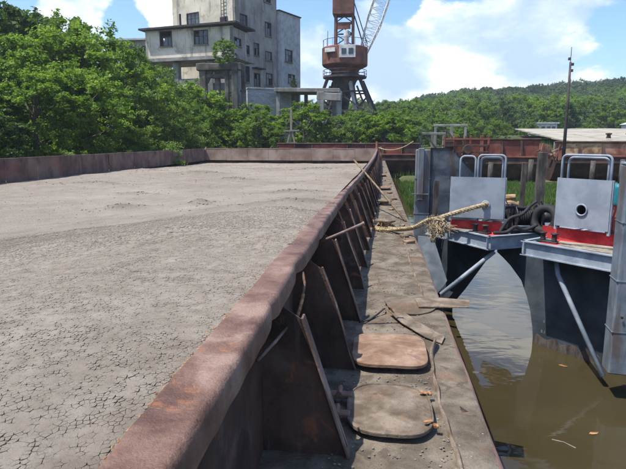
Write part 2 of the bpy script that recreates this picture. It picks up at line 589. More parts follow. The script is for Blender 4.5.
def plate(bm, poly, nrm, th):
    """thick polygon: poly in 3D, extruded by th along nrm"""
    nrm = Vector(nrm).normalized() * th
    a = [bm.verts.new(Vector(p)) for p in poly]
    b = [bm.verts.new(Vector(p) + nrm) for p in poly]
    bm.faces.new(a)
    bm.faces.new(b[::-1])
    k = len(poly)
    for i in range(k):
        bm.faces.new((a[i], b[i], b[(i + 1) % k], a[(i + 1) % k]))
    return bm


def jitter(bm, amt, sc=3.0, seed=0.0):
    for v in bm.verts:
        n = noise.noise_vector(v.co * sc + Vector((seed, seed * 1.7, 0)))
        v.co += n * amt


def sm(x, a, b):
    t = np.clip((np.asarray(x, float) - a) / (b - a), 0, 1)
    return t * t * (3 - 2 * t)


def grid_obj(name, X, Y, Z, m, attr=None, smooth=True):
    ny, nx = X.shape
    me = bpy.data.meshes.new(name)
    co = np.stack([X, Y, Z], -1).reshape(-1, 3).astype(np.float32)
    i = np.arange(ny * nx).reshape(ny, nx)
    f = np.stack([i[:-1, :-1], i[:-1, 1:], i[1:, 1:], i[1:, :-1]], -1).reshape(-1, 4)
    raw_mesh(me, co, f)
    if attr:
        a = me.attributes.new(attr[0], 'FLOAT', 'POINT')
        a.data.foreach_set('value', attr[1].reshape(-1).astype(np.float32))
    return link(name, me, m, None, smooth)


def raw_mesh(me, co, faces):
    n = faces.shape[1]
    me.vertices.add(len(co))
    me.vertices.foreach_set('co', co.reshape(-1))
    me.loops.add(faces.size)
    me.loops.foreach_set('vertex_index', faces.reshape(-1).astype(np.int32))
    me.polygons.add(len(faces))
    me.polygons.foreach_set('loop_start', np.arange(0, faces.size, n, dtype=np.int32))
    me.polygons.foreach_set('loop_total', np.full(len(faces), n, dtype=np.int32))
    me.update(calc_edges=True)


def fbm(x, y, seed=0, octs=5, base=1.0):
    """cheap value noise on numpy arrays"""
    r = np.zeros_like(x, float)
    amp = 1.0
    tot = 0
    for o in range(octs):
        f = base * 2 ** o
        xi = np.floor(x * f); yi = np.floor(y * f)
        xf = x * f - xi; yf = y * f - yi
        def h(a, b):
            s = np.sin(a * 127.1 + b * 311.7 + (seed + o) * 74.7) * 43758.5453
            return s - np.floor(s)
        u = xf * xf * (3 - 2 * xf); v = yf * yf * (3 - 2 * yf)
        r += amp * ((h(xi, yi) * (1 - u) + h(xi + 1, yi) * u) * (1 - v) + (h(xi, yi + 1) * (1 - u) + h(xi + 1, yi + 1) * u) * v)
        tot += amp
        amp *= .5
    return r / tot


# ------------------------------------------------------------------ ground, water, hills
def axis_pts(a, b, core0, core1, n1, n2):
    c = np.linspace(core0, core1, n1)
    lo = core0 - (core0 - a) * np.linspace(1, 0, n2, endpoint=False) ** 2.2
    hi = core1 + (b - core1) * np.linspace(0, 1, n2 + 1)[1:] ** 2.2
    return np.concatenate([lo, c, hi])


def terrain_h(x, y):
    n = fbm(x, y, 3, 4, .12) - .5
    n2 = fbm(x, y, 9, 4, .6) - .5
    h = np.full_like(x, -4.0)
    left = sm(-x, 16.0, 19.5)                       # left bank
    end = sm(y, 46.5, 49.5)                         # land beyond the barge end
    land = .25 + 1.0 * n + .15 * n2 + 2.5 * sm(-x, 24, 60) * sm(y, 0, 20)
    h = np.maximum(h, -4 + (land + 4) * np.maximum(left, end * sm(14 - x, -6, 6) + end * (1 - sm(14 - x, -6, 6)) * 1))
    # grassy spit to the right of the barge
    spit = sm(y, 21.5, 26.5 ) * sm(x, .4, 1.6) * (1 - sm(x, 34, 44))
    h = np.maximum(h, -4 + (2.5 + .25 * n2 + .1 * sm(y, 26, 45)) * spit)
    # paved slope on the right
    slope = sm(x, 13, 17) * np.clip((y - 50) / 30, 0, 1.0) * 1.7
    h = np.where(y > 49, h + slope * (1 - sm(y, 84, 100) * .5), h)
    # hills
    ridge = 12 + 6 * sm(x, 0, 50) + 5 * sm(x, 60, 150) + 6 * (fbm(x, y, 21, 3, .008) - .5)
    h = h + sm(y, 130, 330) * ridge * (1 - .0 * x) * (1 - .75 * sm(-x, 10, 90))
    return h


gx = axis_pts(-1400, 1400, -60, 60, 150, 34)
gy = axis_pts(-900, 2300, -10, 120, 150, 40)
GX, GY = np.meshgrid(gx, gy)
ground = grid_obj('ground', GX, GY, terrain_h(GX, GY), ground_mat())
ground['kind'] = 'structure'

wx, wy = np.meshgrid(np.linspace(-1300, 1300, 40), np.linspace(-900, 900, 40))
water = grid_obj('water', wx, wy, np.full_like(wx, -1.65), water_mat())
water['kind'] = 'structure'

# ------------------------------------------------------------------ the loaded barge
barge = thing('barge', 'rusty open barge loaded with dried silt, filling the foreground and left side', 'barge')


def rail_in(y):
    return float(np.interp(y, [0, 3, 5.5, 7, 10, 12.5, 17, 26, 43], [-.60, -.61, -.59, -.53, -.44, -.39, -.34, -.29, -.25]))


def rail_out(y):
    return float(np.interp(y, [0, 1.5, 3, 5, 8, 11.8, 20, 26, 43], [-.425, -.435, -.455, -.455, -.43, -.34, -.22, -.16, -.12]))


def deck_in(y):
    return rail_out(y) - .07


def deck_out(y):
    return float(np.interp(y, [0, 4, 7.3, 11.8, 25, 44], [.63, .63, .63, .59, .53, .44]))


# hull shell (below the decks)
bm = bmesh.new()
ys = [-8, 0, 8, 16, 25, 35, 43.6]
ring = []
for y in ys:
    xo = deck_out(y) - .01
    ring.append([bm.verts.new(p) for p in ((xo, y, -.012), (xo, y, -1.3), (xo - .25, y, -3.2), (-14.5, y, -3.2), (-14.8, y, -1.3), (-14.8, y, -.012))])
for i in range(len(ring) - 1):
    for k in range(5):
        bm.faces.new((ring[i][k], ring[i][k + 1], ring[i + 1][k + 1], ring[i + 1][k]))
bm.faces.new(ring[0]); bm.faces.new(ring[-1][::-1])
obj('hull', bm, M_hull, barge)

# side deck (walkway) as a fine, slightly buckled sheet with a rolled outer edge
ny, nx = 420, 34
yy = np.concatenate([np.linspace(-1, 12, 300), np.linspace(12.15, 43.6, 120)])
rows = []
for y in yy:
    a, b_ = deck_in(y) - .06, deck_out(y)
    rows.append(np.stack([np.linspace(a, b_, nx), np.full(nx, y)], -1))
G = np.array(rows)
DXX, DYY = G[..., 0], G[..., 1]
DZ = .018 * (fbm(DXX, DYY, 5, 4, 2.2) - .5) + .010 * (fbm(DXX, DYY, 6, 3, 16) - .5)
edge = sm(DXX - np.array([deck_out(y) for y in yy])[:, None], -.035, 0)
DZ = DZ - .012 * edge + .014 * sm(DXX, .36, .46) * (fbm(DXX * 0, DYY, 8, 3, 3))
DXX = DXX + edge * .022 * (fbm(DXX * 0, DYY, 4, 4, 1.6) - .5)
deck = grid_obj('side_deck', DXX, DYY, DZ, M_deck)
deck.parent = barge
# rolled rubbing strake under the deck edge
bm = bmesh.new()
pts = [(deck_out(y) - .004 + .012 * (noise.noise(Vector((y * 1.5, 0, 0)))), y, -.035 + .006 * noise.noise(Vector((y * 2, 3, 0)))) for y in np.linspace(-1, 43.6, 200)]
tube(bm, pts, .03, 8)
obj('rubbing_strake', bm, M_hull, barge, True)

# far-side deck and end deck
boxo('side_deck', (-14.4, 18, -.004), (.8, 51.2, .02), M_deck, barge)
boxo('end_deck', (-7.05, 43.62, -.004), (13.9, .9, .02), M_deck, barge)

# near coaming wall: sheet with mild dents
yyw = np.linspace(-1, 43, 240)
zzw = np.linspace(0.0, .86, 9)
WY, WZ = np.meshgrid(yyw, zzw)
WXb = np.array([deck_in(y) - .055 for y in yyw])[None, :] + .03 * (fbm(WY, WZ, 12, 3, .9) - .5)
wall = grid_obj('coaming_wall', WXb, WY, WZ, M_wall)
wall.parent = barge

# near coaming rail: folded top flange, dented, built as a swept profile
yyr = np.concatenate([np.linspace(-1, 14, 330), np.linspace(14.1, 43, 170)])
bm = bmesh.new()
prevr = None
for y in yyr:
    xi, xo = rail_in(y), rail_out(y)
    xi += .006 * noise.noise(Vector((y * 1.7, 0, 5))) + .005 * noise.noise(Vector((y * 9, 2, 5)))
    dent = .004 * noise.noise(Vector((y * 9, 2, 1))) + .006 * noise.noise(Vector((y * 1.1, 2, 1)))
    # real kinks where the flange has been rammed
    for yk, aa, ww in ((2.28, .026, .05), (3.12, .044, .10), (4.3, .026, .09), (6.2, .034, .15), (8.1, .03, .2), (9.5, .05, .3)):
        dent += aa * math.exp(-abs((y - yk) / ww) ** 1.4)
    zt = .9 + .008 * noise.noise(Vector((y * .9, 1, 2))) + .003 * noise.noise(Vector((y * 7, 1, 2)))
    xo2 = xo - dent * .6
    sag = .004 + .006 * noise.noise(Vector((y * 2.5, 4, 2)))
    prof = [(xi + .03, zt - .10), (xi + .004, zt - .06), (xi, zt - .012), (xi + .006, zt - .003), (xi + .014, zt), (xi + .055, zt - sag), ((xi + xo2) / 2, zt - sag - dent * .1), (xo2 - .045, zt - sag * .5 - dent * .25), (xo2 - .024, zt - .001 - dent * .3),
            (xo2 - .012, zt - .006 - dent * .3), (xo2 - .004, zt - .018 - dent * .25), (xo2, zt - .032 - dent * .15), (xo2 + .003 - dent * .25, zt - .06), (xo2 + .001 - dent * .1, zt - .085), (xo2 - .002, zt - .105 + dent * .3), (xo2 - .012, zt - .106 + dent * .3), (xo2 - .016, zt - .05)]
    rr = [bm.verts.new((px, y, pz)) for px, pz in prof]
    if prevr:
        for k in range(len(rr) - 1):
            bm.faces.new((prevr[k], prevr[k + 1], rr[k + 1], rr[k]))
    prevr = rr
obj('coaming_rail', bm, M_rail, barge, True).data.set_sharp_from_angle(angle=R(40))

# stay brackets between rail and deck, alternately flanged and plain
def bracket(y, flanged, rng):
    xo = rail_out(y)
    xw = deck_in(y) - .05
    foot = xo + .33 * np.interp(y, [0, 10, 43], [1, 1, .8])
    w = .075 if flanged else .022
    zt = .79
    lean = rng.uniform(-.02, .02) + (0 if flanged else rng.uniform(-.05, .05))
    bm = bmesh.new()
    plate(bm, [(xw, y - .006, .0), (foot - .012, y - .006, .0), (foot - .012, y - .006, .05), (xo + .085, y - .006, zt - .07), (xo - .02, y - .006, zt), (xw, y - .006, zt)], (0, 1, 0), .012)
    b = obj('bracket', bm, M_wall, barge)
    # outer edge: face strip
    bm = bmesh.new()
    n = 7
    vs = []
    for i in range(n):
        t = i / (n - 1)
        bow = 0 if flanged else .008 * math.sin(t * 7 + y)
        x = foot + (xo + .095 - foot) * t + bow
        z = .002 + (zt - .055) * t
        yc = y
        vs.append([bm.verts.new(p) for p in ((x, yc - w / 2, z), (x, yc + w / 2, z), (x - .011, yc + w / 2, z), (x - .011, yc - w / 2, z))])
    for i in range(n - 1):
        for k in range(4):
            bm.faces.new((vs[i][k], vs[i][(k + 1) % 4], vs[i + 1][(k + 1) % 4], vs[i + 1][k]))
    bm.faces.new(vs[0][::-1]); bm.faces.new(vs[-1])
    obj('flange', bm, M_brk, b)
    return b


rb = random.Random(3)
yb = 2.56
k = 1
while yb < 42.5:
    bracket(yb, k % 2 == 1, rb)
    yb += 1.06
    k += 1

# left coaming: separate wall panels with seams, and a capping angle
rp = random.Random(5)
pm = bpy.data.meshes.new('panel')
b0 = bmesh.new(); box(b0, (0, 0, .46), (.02, .985, .92), bevel=.004); b0.to_mesh(pm); b0.free(); pm.materials.append(M_lcoam)
for i in range(44):
    o = bpy.data.objects.new('panel', pm)
    o.parent = barge
    o.location = (-14 + rp.uniform(-.012, .012), -.5 + i * 1.0, -.05 + rp.uniform(-.012, .012))
    o.rotation_euler = (0, rp.uniform(-.012, .012), rp.uniform(-.012, .012))
    COL.objects.link(o)
bm = bmesh.new()
pl = [(-14.03, y, .89 + .02 * noise.noise(Vector((y * .4, 0, 0)))) for y in np.linspace(-1, 43.5, 60)]
tube(bm, pl, .035, 6)
obj('coaming_cap', bm, M_lcoam, barge)
for i in range(22):
    bm = bmesh.new()
    plate(bm, [(-14.02, i * 2, 0), (-14.5, i * 2, 0), (-14.02, i * 2, .85)], (0, 1, 0), .012)
    obj('outer_stay', bm, M_lcoam, barge)

# end coaming
pe = bpy.data.meshes.new('panel')
b0 = bmesh.new(); box(b0, (0, 0, .44), (1.71, .02, .90), bevel=.004); b0.to_mesh(pe); b0.free(); pe.materials.append(M_ecoam)
for i in range(8):
    o = bpy.data.objects.new('panel', pe)
    o.parent = barge
    o.location = (-13.1 + i * 1.725, 43.0 + rp.uniform(-.008, .008), rp.uniform(-.01, .01))
    o.rotation_euler = (rp.uniform(-.01, .01), 0, 0)
    COL.objects.link(o)
bm = bmesh.new()
tube(bm, [(x, 43.02, .915 + .02 * noise.noise(Vector((x * .6, 4, 0)))) for x in np.linspace(-14, -.12, 40)], .04, 6)
obj('coaming_cap', bm, M_hull, barge)
bm = bmesh.new()
plate(bm, [(-14, 42.8, 0), (-14, 43.2, 0), (-14, 43.2, 1.05), (-14, 42.8, .8)], (1, 0, 0), .06)
obj('corner_post', bm, M_hull, barge)
bm = bmesh.new()
tube(bm, [(-.2, 43.1, 0), (-.2, 43.1, 1.5)], .09, 8)
tube(bm, [(.12, 43.2, 0), (.12, 43.2, 1.1)], .08, 8)
box(bm, (-.05, 43.15, .95), (.55, .1, .12))
obj('corner_bitt', bm, M_rpink, barge)

# deck strip: a twisted flat bar standing on edge near the outer side
bm = bmesh.new()
P = [(.44, 1.2), (.43, 2.0), (.43, 2.45), (.412, 2.8), (.40, 3.15), (.395, 3.6), (.425, 3.96), (.47, 4.2)]
ptsb = []
for i in range(len(P) - 1):
    for t in np.linspace(0, 1, 9, endpoint=False):
        ptsb.append((P[i][0] * (1 - t) + P[i + 1][0] * t, P[i][1] * (1 - t) + P[i + 1][1] * t))
prevr = None
for i, (x, y) in enumerate(ptsb):
    h = .028 + .014 * noise.noise(Vector((y * 3, 1, 0))) + (.05 * sm(y, 3.7, 4.1) * (1 - sm(y, 4.1, 4.2)))
    tw = .018 * noise.noise(Vector((y * 4, 7, 0)))
    rr = [bm.verts.new(p) for p in ((x - .006, y, -.004), (x - .004 + tw, y, h), (x + .010 + tw, y, h + .002), (x + .016, y, -.004))]
    if prevr:
        for k in range(3):
            bm.faces.new((prevr[k], prevr[k + 1], rr[k + 1], rr[k]))
    prevr = rr
obj('edge_strip', bm, M_hatch, barge, True)
bm = bmesh.new()
prevr = None
for y in np.linspace(5.4, 26, 240):
    x = float(np.interp(y, [5, 6.5, 7.6, 11, 26], [.50, .44, .43, .43, .41])) + .02 * noise.noise(Vector((y * 1.6, 2, 0)))
    h = max(.004, .022 + .03 * noise.noise(Vector((y * 2.3, 1, 3))))
    rr = [bm.verts.new(p) for p in ((x - .006, y, -.004), (x - .002, y, h), (x + .010, y, h + .002), (x + .014, y, -.004))]
    if prevr:
        for k in range(3):
            bm.faces.new((prevr[k], prevr[k + 1], rr[k + 1], rr[k]))
    prevr = rr
obj('edge_strip', bm, M_hatch, barge, True)


# hatch covers
def hatch(c, sx, sy, p, z0, th, m, seed, rim=True, hinges=True, latches=True):
    h = bmesh.new()
    n = 64
    def sup(a, k):
        ca, sa = math.cos(a), math.sin(a)
        rr = (abs(ca) ** p + abs(sa) ** p) ** (-1 / p)
        wob = 1 + .012 * noise.noise(Vector((ca * 3, sa * 3, seed)))
        return c[0] + sx / 2 * k * rr * ca * wob, c[1] + sy / 2 * k * rr * sa * wob
    prof = [(.95, z0), (.998, z0 + .001), (1.0, z0 + th - .003), (.992, z0 + th), (.955, z0 + th + .002)]
    if rim:
        prof += [(.945, z0 + th - .005), (.90, z0 + th - .007)]
    prof += [(.7, z0 + th - .004), (.45, z0 + th + .002), (.2, z0 + th + .003), (.0005, z0 + th + .003)]
    rings = []
    for k, z in prof:
        ring = []
        for i in range(n):
            x, y = sup(2 * math.pi * i / n, k)
            zz_ = z + .010 * noise.noise(Vector((x * 5, y * 5, seed))) * (1 if k < .95 else .5)
            ring.append(h.verts.new((x, y, zz_)))
        rings.append(ring)
    for i in range(len(rings) - 1):
        for k in range(n):
            h.faces.new((rings[i][k], rings[i][(k + 1) % n], rings[i + 1][(k + 1) % n], rings[i + 1][k]))
    h.faces.new(rings[0][::-1])
    o = obj('hatch_cover', h, m, barge, True)
    o.data.set_sharp_from_angle(angle=R(38))
    h = bmesh.new()
    lathe(h, [(.5, -.01), (.5, z0 + .002), (.47, z0 + .003)], 32, (c[0] + .01, c[1] + .03, 0), None, (sx * .86, sy * .84))
    obj('hatch_neck', h, M_wall, barge)
    if hinges:
        for dy in (-.12, .12):
            h = bmesh.new()
            box(h, (c[0] - sx / 2 - .055, c[1] + dy, z0 + .02), (.16, .06, .03), bevel=.006)
            tube(h, [(c[0] - sx / 2 - .05, c[1] + dy - .05, z0 + .045), (c[0] - sx / 2 - .05, c[1] + dy + .05, z0 + .045)], .016, 8)
            obj('hinge', h, M_rail, o)
    if latches:
        for dy in (-.17, .18):
            h = bmesh.new()
            box(h, (c[0] + sx * .42, c[1] + dy, z0 + th + .012), (.06, .024, .010), Matrix.Rotation(.5 if dy < 0 else -.4, 3, 'Z'), .006)
            box(h, (c[0] + sx * .50, c[1] + dy * 1.1, z0 + th - .004), (.028, .03, .018), None, .004)
            jitter(h, .0035, 40)
            obj('latch', h, M_orange, o)
    return o


hatch((.09, 3.0), .50, .62, 3.0, .035, .022, M_hatch, 1.0)
hatch((.105, 3.88), .545, .62, 4.5, .045, .024, M_hatch2, 2.0, rim=False, latches=False, hinges=False)
hatch((.17, 17.9), .44, .6, 4, .05, .035, M_hatch2, 3.0, rim=False, latches=False, hinges=False)
hatch((.12, 24.5), .42, .6, 4, .05, .035, M_hatch2, 5.0, rim=False, latches=False, hinges=False)


# mooring bollard pair on the deck
for (bx, by, hh) in ((.13, 9.75, .17), (.15, 13.6, .10)):
    bm = bmesh.new()
    lathe(bm, [(.13, -.01), (.12, .03), (.105, hh - .04), (.12, hh - .02)], 24, (bx, by, 0))
    bo = obj('bollard', bm, M_orange if hh > .15 else M_hatch, barge, True)
    bm = bmesh.new()
    lathe(bm, [(.12, hh - .02), (.185, hh - .015), (.19, hh + .012), (.17, hh + .02), (.0, hh + .024)], 28, (bx, by, 0))
    obj('bollard_cap', bm, M_hatch, bo, False)

# ------------------------------------------------------------------ cargo: dried silt
def cargo_h(x, y):
    near = .80 * (1 - sm(-x, .7, 7.5)) * (1 - sm(y, 2, 20)) + .0
    base = .02 - .22 * sm(y, 25, 43) - .03
    n = .09 * (fbm(x, y, 31, 5, .5) - .5) + .03 * (fbm(x, y, 33, 4, 3) - .5)
    h = base + near + n
    for (mx, my, rx, ry, a) in MOUNDS:
        h = h + a * np.exp(-((x - mx) / rx) ** 2 - ((y - my) / ry) ** 2) * (.7 + .6 * fbm(x, y, 41, 3, 4))
    return h


MOUNDS = [(-5.6, 11.4, .75, .3, .16), (-4.1, 11.9, .3, .2, .10), (-3.7, 10.9, .25, .15, .07), (-8.5, 25.5, 1.2, .5, .15), (-6.0, 22, .8, .3, .1),
          (-1.35, 7.3, .5, .3, .10), (-1.6, 9.4, 1.0, .35, .10), (-.95, 4.6, .35, .25, .08), (-3.2, 31, 1.4, .4, .12), (-10.5, 19, 1.1, .35, .10),
          (-2.5, 16, .9, .3, .1), (-2.1, 5.4, .6, .2, .04), (-4.5, 7.2, .9, .25, .04), (-7.3, 15.5, .6, .2, .08), (-12.4, 28, .8, .3, .12)]
cx_ = np.concatenate([np.linspace(-13.985, -6, 110, endpoint=False), np.linspace(-6, -.5, 240)])
cy_ = np.concatenate([np.linspace(-1, 9, 330, endpoint=False), np.linspace(9, 42.98, 330)])
CX, CY = np.meshgrid(cx_, cy_)
rin = np.interp(CY, [0, 3, 5.5, 7, 10, 12.5, 17, 26, 43], [-.60, -.61, -.59, -.53, -.44, -.39, -.34, -.29, -.25])
sq = (CX + 14) / 13.5
CX = np.where(CX > -6, -6 + (CX + 6) / 5.5 * (rin - .004 + 6), CX)
CZ = cargo_h(CX, CY)
# a small trench along the rail
CZ = CZ - .07 * sm(CX - rin, -.05, -.01)
damp = np.zeros_like(CX)
for (mx, my, rx, ry, a) in MOUNDS:
    damp = np.maximum(damp, np.exp(-((CX - mx) / rx / 1.15) ** 2 - ((CY - my) / ry / 1.15) ** 2) * (.35 + .9 * fbm(CX, CY, 51, 4, 2.5)))
cargo = grid_obj('silt_cargo', CX, CY, CZ, M_cargo, ('damp', np.clip(damp, 0, 1)))
tag(cargo, 'pale grey dried cracked silt filling the open hold of the barge', 'silt')
cargo['kind'] = 'stuff'


def crust():
    """cracked crust: true Voronoi flakes on a tile, repeated and draped over the nearest part of the heap"""
    from mathutils.geometry import delaunay_2d_cdt
    rs = np.random.default_rng(11)
    S = 1.5
    N = 5600
    pts = rs.random((N * 4, 2)) * S
    # thin out close pairs for even cells
    keep = []
    cell = {}
    md = .0135
    for p in pts:
        gx_, gy_ = int(p[0] / md), int(p[1] / md)
        ok = True
        for a in (-1, 0, 1):
            for b in (-1, 0, 1):
                for q in cell.get((gx_ + a, gy_ + b), ()):
                    if (q[0] - p[0]) ** 2 + (q[1] - p[1]) ** 2 < md * md:
                        ok = False
        if ok:
            keep.append(p)
            cell.setdefault((gx_, gy_), []).append(p)
        if len(keep) >= N:
            break
    keep = np.array(keep)
    N = len(keep)
    ext = [keep]
    idx = [np.arange(N)]
    for a in (-1, 0, 1):
        for b in (-1, 0, 1):
            if a or b:
                q = keep + np.array([a, b]) * S
                mk = (q[:, 0] > -.12) & (q[:, 0] < S + .12) & (q[:, 1] > -.12) & (q[:, 1] < S + .12)
                ext.append(q[mk])
    A = np.concatenate(ext)
    vo, ed, fa, *_ = delaunay_2d_cdt([Vector(p) for p in A], [], [], 0, 1e-7)
    V = np.array([(v.x, v.y) for v in vo])
    F = np.array([f for f in fa if len(f) == 3])
    a, b, c = V[F[:, 0]], V[F[:, 1]], V[F[:, 2]]
    d = 2 * (a[:, 0] * (b[:, 1] - c[:, 1]) + b[:, 0] * (c[:, 1] - a[:, 1]) + c[:, 0] * (a[:, 1] - b[:, 1]))
    d[np.abs(d) < 1e-12] = 1e-12
    a2, b2, c2 = (a ** 2).sum(1), (b ** 2).sum(1), (c ** 2).sum(1)
    ux = (a2 * (b[:, 1] - c[:, 1]) + b2 * (c[:, 1] - a[:, 1]) + c2 * (a[:, 1] - b[:, 1])) / d
    uy = (a2 * (c[:, 0] - b[:, 0]) + b2 * (a[:, 0] - c[:, 0]) + c2 * (b[:, 0] - a[:, 0])) / d
    CC = np.stack([ux, uy], 1)
    per = {}
    for fi, f in enumerate(F):
        for v in f:
            per.setdefault(int(v), []).append(fi)
    cells = []
    for v, fl in per.items():
        x, y = V[v]
        if not (0 <= x < S and 0 <= y < S) or len(fl) < 3:
            continue
        q = CC[fl]
        ang = np.arctan2(q[:, 1] - y, q[:, 0] - x)
        q = q[np.argsort(ang)]
        if np.abs(q - V[v]).max() > .1:
            continue
        cells.append((V[v], q))
    verts, tris = [], []
    vcount = 0
    x0, y0, nxt, nyt = -7.8, .3, 5, 5
    for ti in range(nxt):
        for tj in range(nyt):
            ox, oy = x0 + ti * S, y0 + tj * S
            for (cc, q) in cells:
                px, py = cc[0] + ox, cc[1] + oy
                if px > -.66:
                    continue
                # only what the walkway overlooks
                if px < -.35 - (py + .6) * 1.02:
                    continue
                dist = math.hypot(px, py)
                if rs.random() < (dist - 4.8) / 5.5:
                    continue
                k = len(q)
                gap = fbm(np.round(q[:, 0] % S, 4) * 53, np.round(q[:, 1] % S, 4) * 53, 5, 1, 1)      # each corner of the net opens by its own amount
                opn = np.clip(gap - .40, 0, 1)
                big = fbm(q[:, 0] * 4 + ti, q[:, 1] * 4 + tj, 15, 3, 1) - .35
                ins = (1.0 - np.clip(opn * .62 * np.clip(.55 + big * 2.0, .3, 1.2), 0, .30))[:, None]
                qq = cc + (q - cc) * ins
                lev = .0055 * (1 - .55 * min(1, dist / 8))
                top = cc + (qq - cc) * np.where(opn > 0, .975, 1.0)[:, None]
                zb = np.full(k, -.012)
                vn = fbm(np.round(q[:, 0] % S, 4) * 37, np.round(q[:, 1] % S, 4) * 37, 9, 1, 1) - .5
                zt = lev + .0010 * vn + np.where(opn > 0, -.0004, .0001)
                zm = lev + .00012 * rs.normal()
                B = np.concatenate([np.c_[qq + (ox, oy), zb], np.c_[top + (ox, oy), zt], [[px, py, zm]]])
                verts.append(B)
                for i in range(k):
                    j = (i + 1) % k
                    tris += [(vcount + i, vcount + j, vcount + k + j), (vcount + i, vcount + k + j, vcount + k + i), (vcount + k + i, vcount + k + j, vcount + 2 * k)]
                vcount += 2 * k + 1
    co = np.concatenate(verts)
    co[:, 2] += cargo_h(co[:, 0], co[:, 1])
    me = bpy.data.meshes.new('crust')
    raw_mesh(me, co.astype(np.float32), np.array(tris))
    me.polygons.foreach_set('use_smooth', [False] * len(me.polygons))
    o = link('silt_crust', me, M_flake)
    tag(o, 'cracked pale crust of small dried flakes on the silt nearest the rail', 'silt crust')
    o['kind'] = 'stuff'


crust()


def clods():
    rs = np.random.default_rng(5)
    ico = bmesh.new()
    bmesh.ops.create_icosphere(ico, subdivisions=1, radius=1)
    base = np.array([v.co[:] for v in ico.verts])
    fs = np.array([[v.index for v in f.verts] for f in ico.faces])
    ico.free()
    co, fa = [], []
    n = 0
    spots = []
    for (mx, my, rx, ry, a) in MOUNDS:
        for _ in range(int(22 * rx / .5)):
            spots.append((mx + rs.normal(0, rx * .7), my + rs.normal(0, ry * .8), rs.uniform(.006, .02) * (1 + my / 25)))
    for _ in range(1300):
        y = rs.uniform(1, 40)
        spots.append((rs.uniform(-13.5, -.7), y, rs.uniform(.005, .013) * (1 + y / 25)))
    for (x, y, s) in spots:
        if x > -.62 or x < -13.8 or y < .6:
            continue
        z = float(cargo_h(np.array(x), np.array(y)))
        p = base * s * (1 + rs.uniform(-.25, .25, base.shape)) * np.array([1.2, 1, .6])
        co.append(p + (x, y, z + s * .2))
        fa.append(fs + n)
        n += len(base)
    me = bpy.data.meshes.new('clods')
    raw_mesh(me, np.concatenate(co).astype(np.float32), np.concatenate(fa))
    me.polygons.foreach_set('use_smooth', [False] * len(me.polygons))
    o = link('mud_clods', me, M_stone)
    tag(o, 'scattered lumps and crumbs of dry mud lying on the silt', 'mud clods')
    o['kind'] = 'stuff'
    co, fa = [], []
    n = 0
    for i in range(520):
        y = rs.choice([1.35, 1.6, 2.0, 2.9, 4.2]) + rs.normal(0, .14)
        s = rs.uniform(.0012, .0048)
        p = base * s * (1 + rs.uniform(-.4, .4, base.shape)) * np.array([.8, 2.0, .45])
        co.append(p + (rail_in(y) + rs.normal(.006, .010), y, .893 - abs(rs.normal(0, .006))))
        fa.append(fs + n)
        n += len(base)
    me = bpy.data.meshes.new('rust_scale')
    raw_mesh(me, np.concatenate(co).astype(np.float32), np.concatenate(fa))
    me.polygons.foreach_set('use_smooth', [False] * len(me.polygons))
    o = link('rust_scale', me, M_orange)
    tag(o, 'orange flaking rust scale along the inner lip of the near coaming rail', 'rust scale')
    o['kind'] = 'stuff'
    # grit on the walkway
    co, fa = [], []
    n = 0
    for i in range(2600):
        y = 1.4 + 9 * rs.random() ** 1.6
        x = rs.uniform(-.3, .6) if rs.random() < .4 else rs.choice([rs.normal(-.19, .05), rs.normal(.36, .06), rs.normal(.1, .2)])
        if not (-.42 < x < .61):
            continue
        if (abs(x - .09) < .26 and abs(y - 3.0) < .32) or (abs(x - .105) < .27 and abs(y - 3.88) < .31):
            continue
        s = rs.uniform(.002, .0085)
        p = base * s * (1 + rs.uniform(-.3, .3, base.shape)) * np.array([1.1, 1, .6])
        co.append(p + (x, y, .004))
        fa.append(fs + n)
        n += len(base)
    me = bpy.data.meshes.new('grit')
    raw_mesh(me, np.concatenate(co).astype(np.float32), np.concatenate(fa))
    me.polygons.foreach_set('use_smooth', [False] * len(me.polygons))
    o = link('deck_grit', me, M_stone)
    tag(o, 'dry grit and crumbs scattered along the walkway beside the coaming', 'grit')
    o['kind'] = 'stuff'


clods()

# ------------------------------------------------------------------ loose things on the walkway
bm = bmesh.new()
tube(bm, [(.545, 10.75, .02), (.0, 11.9, .56), (-.60, 13.1, 1.13)], .022, 8)
tag(obj('iron_pole', bm, M_pole, None, True), 'long thin brown pole leaning from the walkway over the coaming rail', 'pole')
bm = bmesh.new()
tube(bm, [(-.47, 4.42, .765), (-.3, 4.46, .835), (-.115, 4.5, .915)], .0125, 8)
tube(bm, [(-.125, 4.497, .911), (-.112, 4.5, .916)], .016, 8)
tag(obj('iron_rod', bm, M_brk, None, True), 'short rusty rod poking out from under the rail over the walkway', 'rod')
bm = bmesh.new()
w = [(-.45, 3.2, .80), (-.425, 3.1, .76), (-.42, 2.95, .70), (-.43, 2.85, .64), (-.44, 2.6, .67), (-.45, 2.3, .70), (-.465, 2.0, .735)]
tube(bm, w, .008, 8)
strip = obj('bent_flat_bar', bm, M_rail, None, True)
tag(strip, 'bent rusty bar torn loose under the near end of the coaming rail', 'metal bar')
bm = bmesh.new()
tube(bm, [(-.421, 3.0, .72), (-.42, 2.95, .70), (-.426, 2.89, .664), (-.432, 2.83, .64)], .0105, 8)
obj('torn_end', bm, M_orange, strip, True)

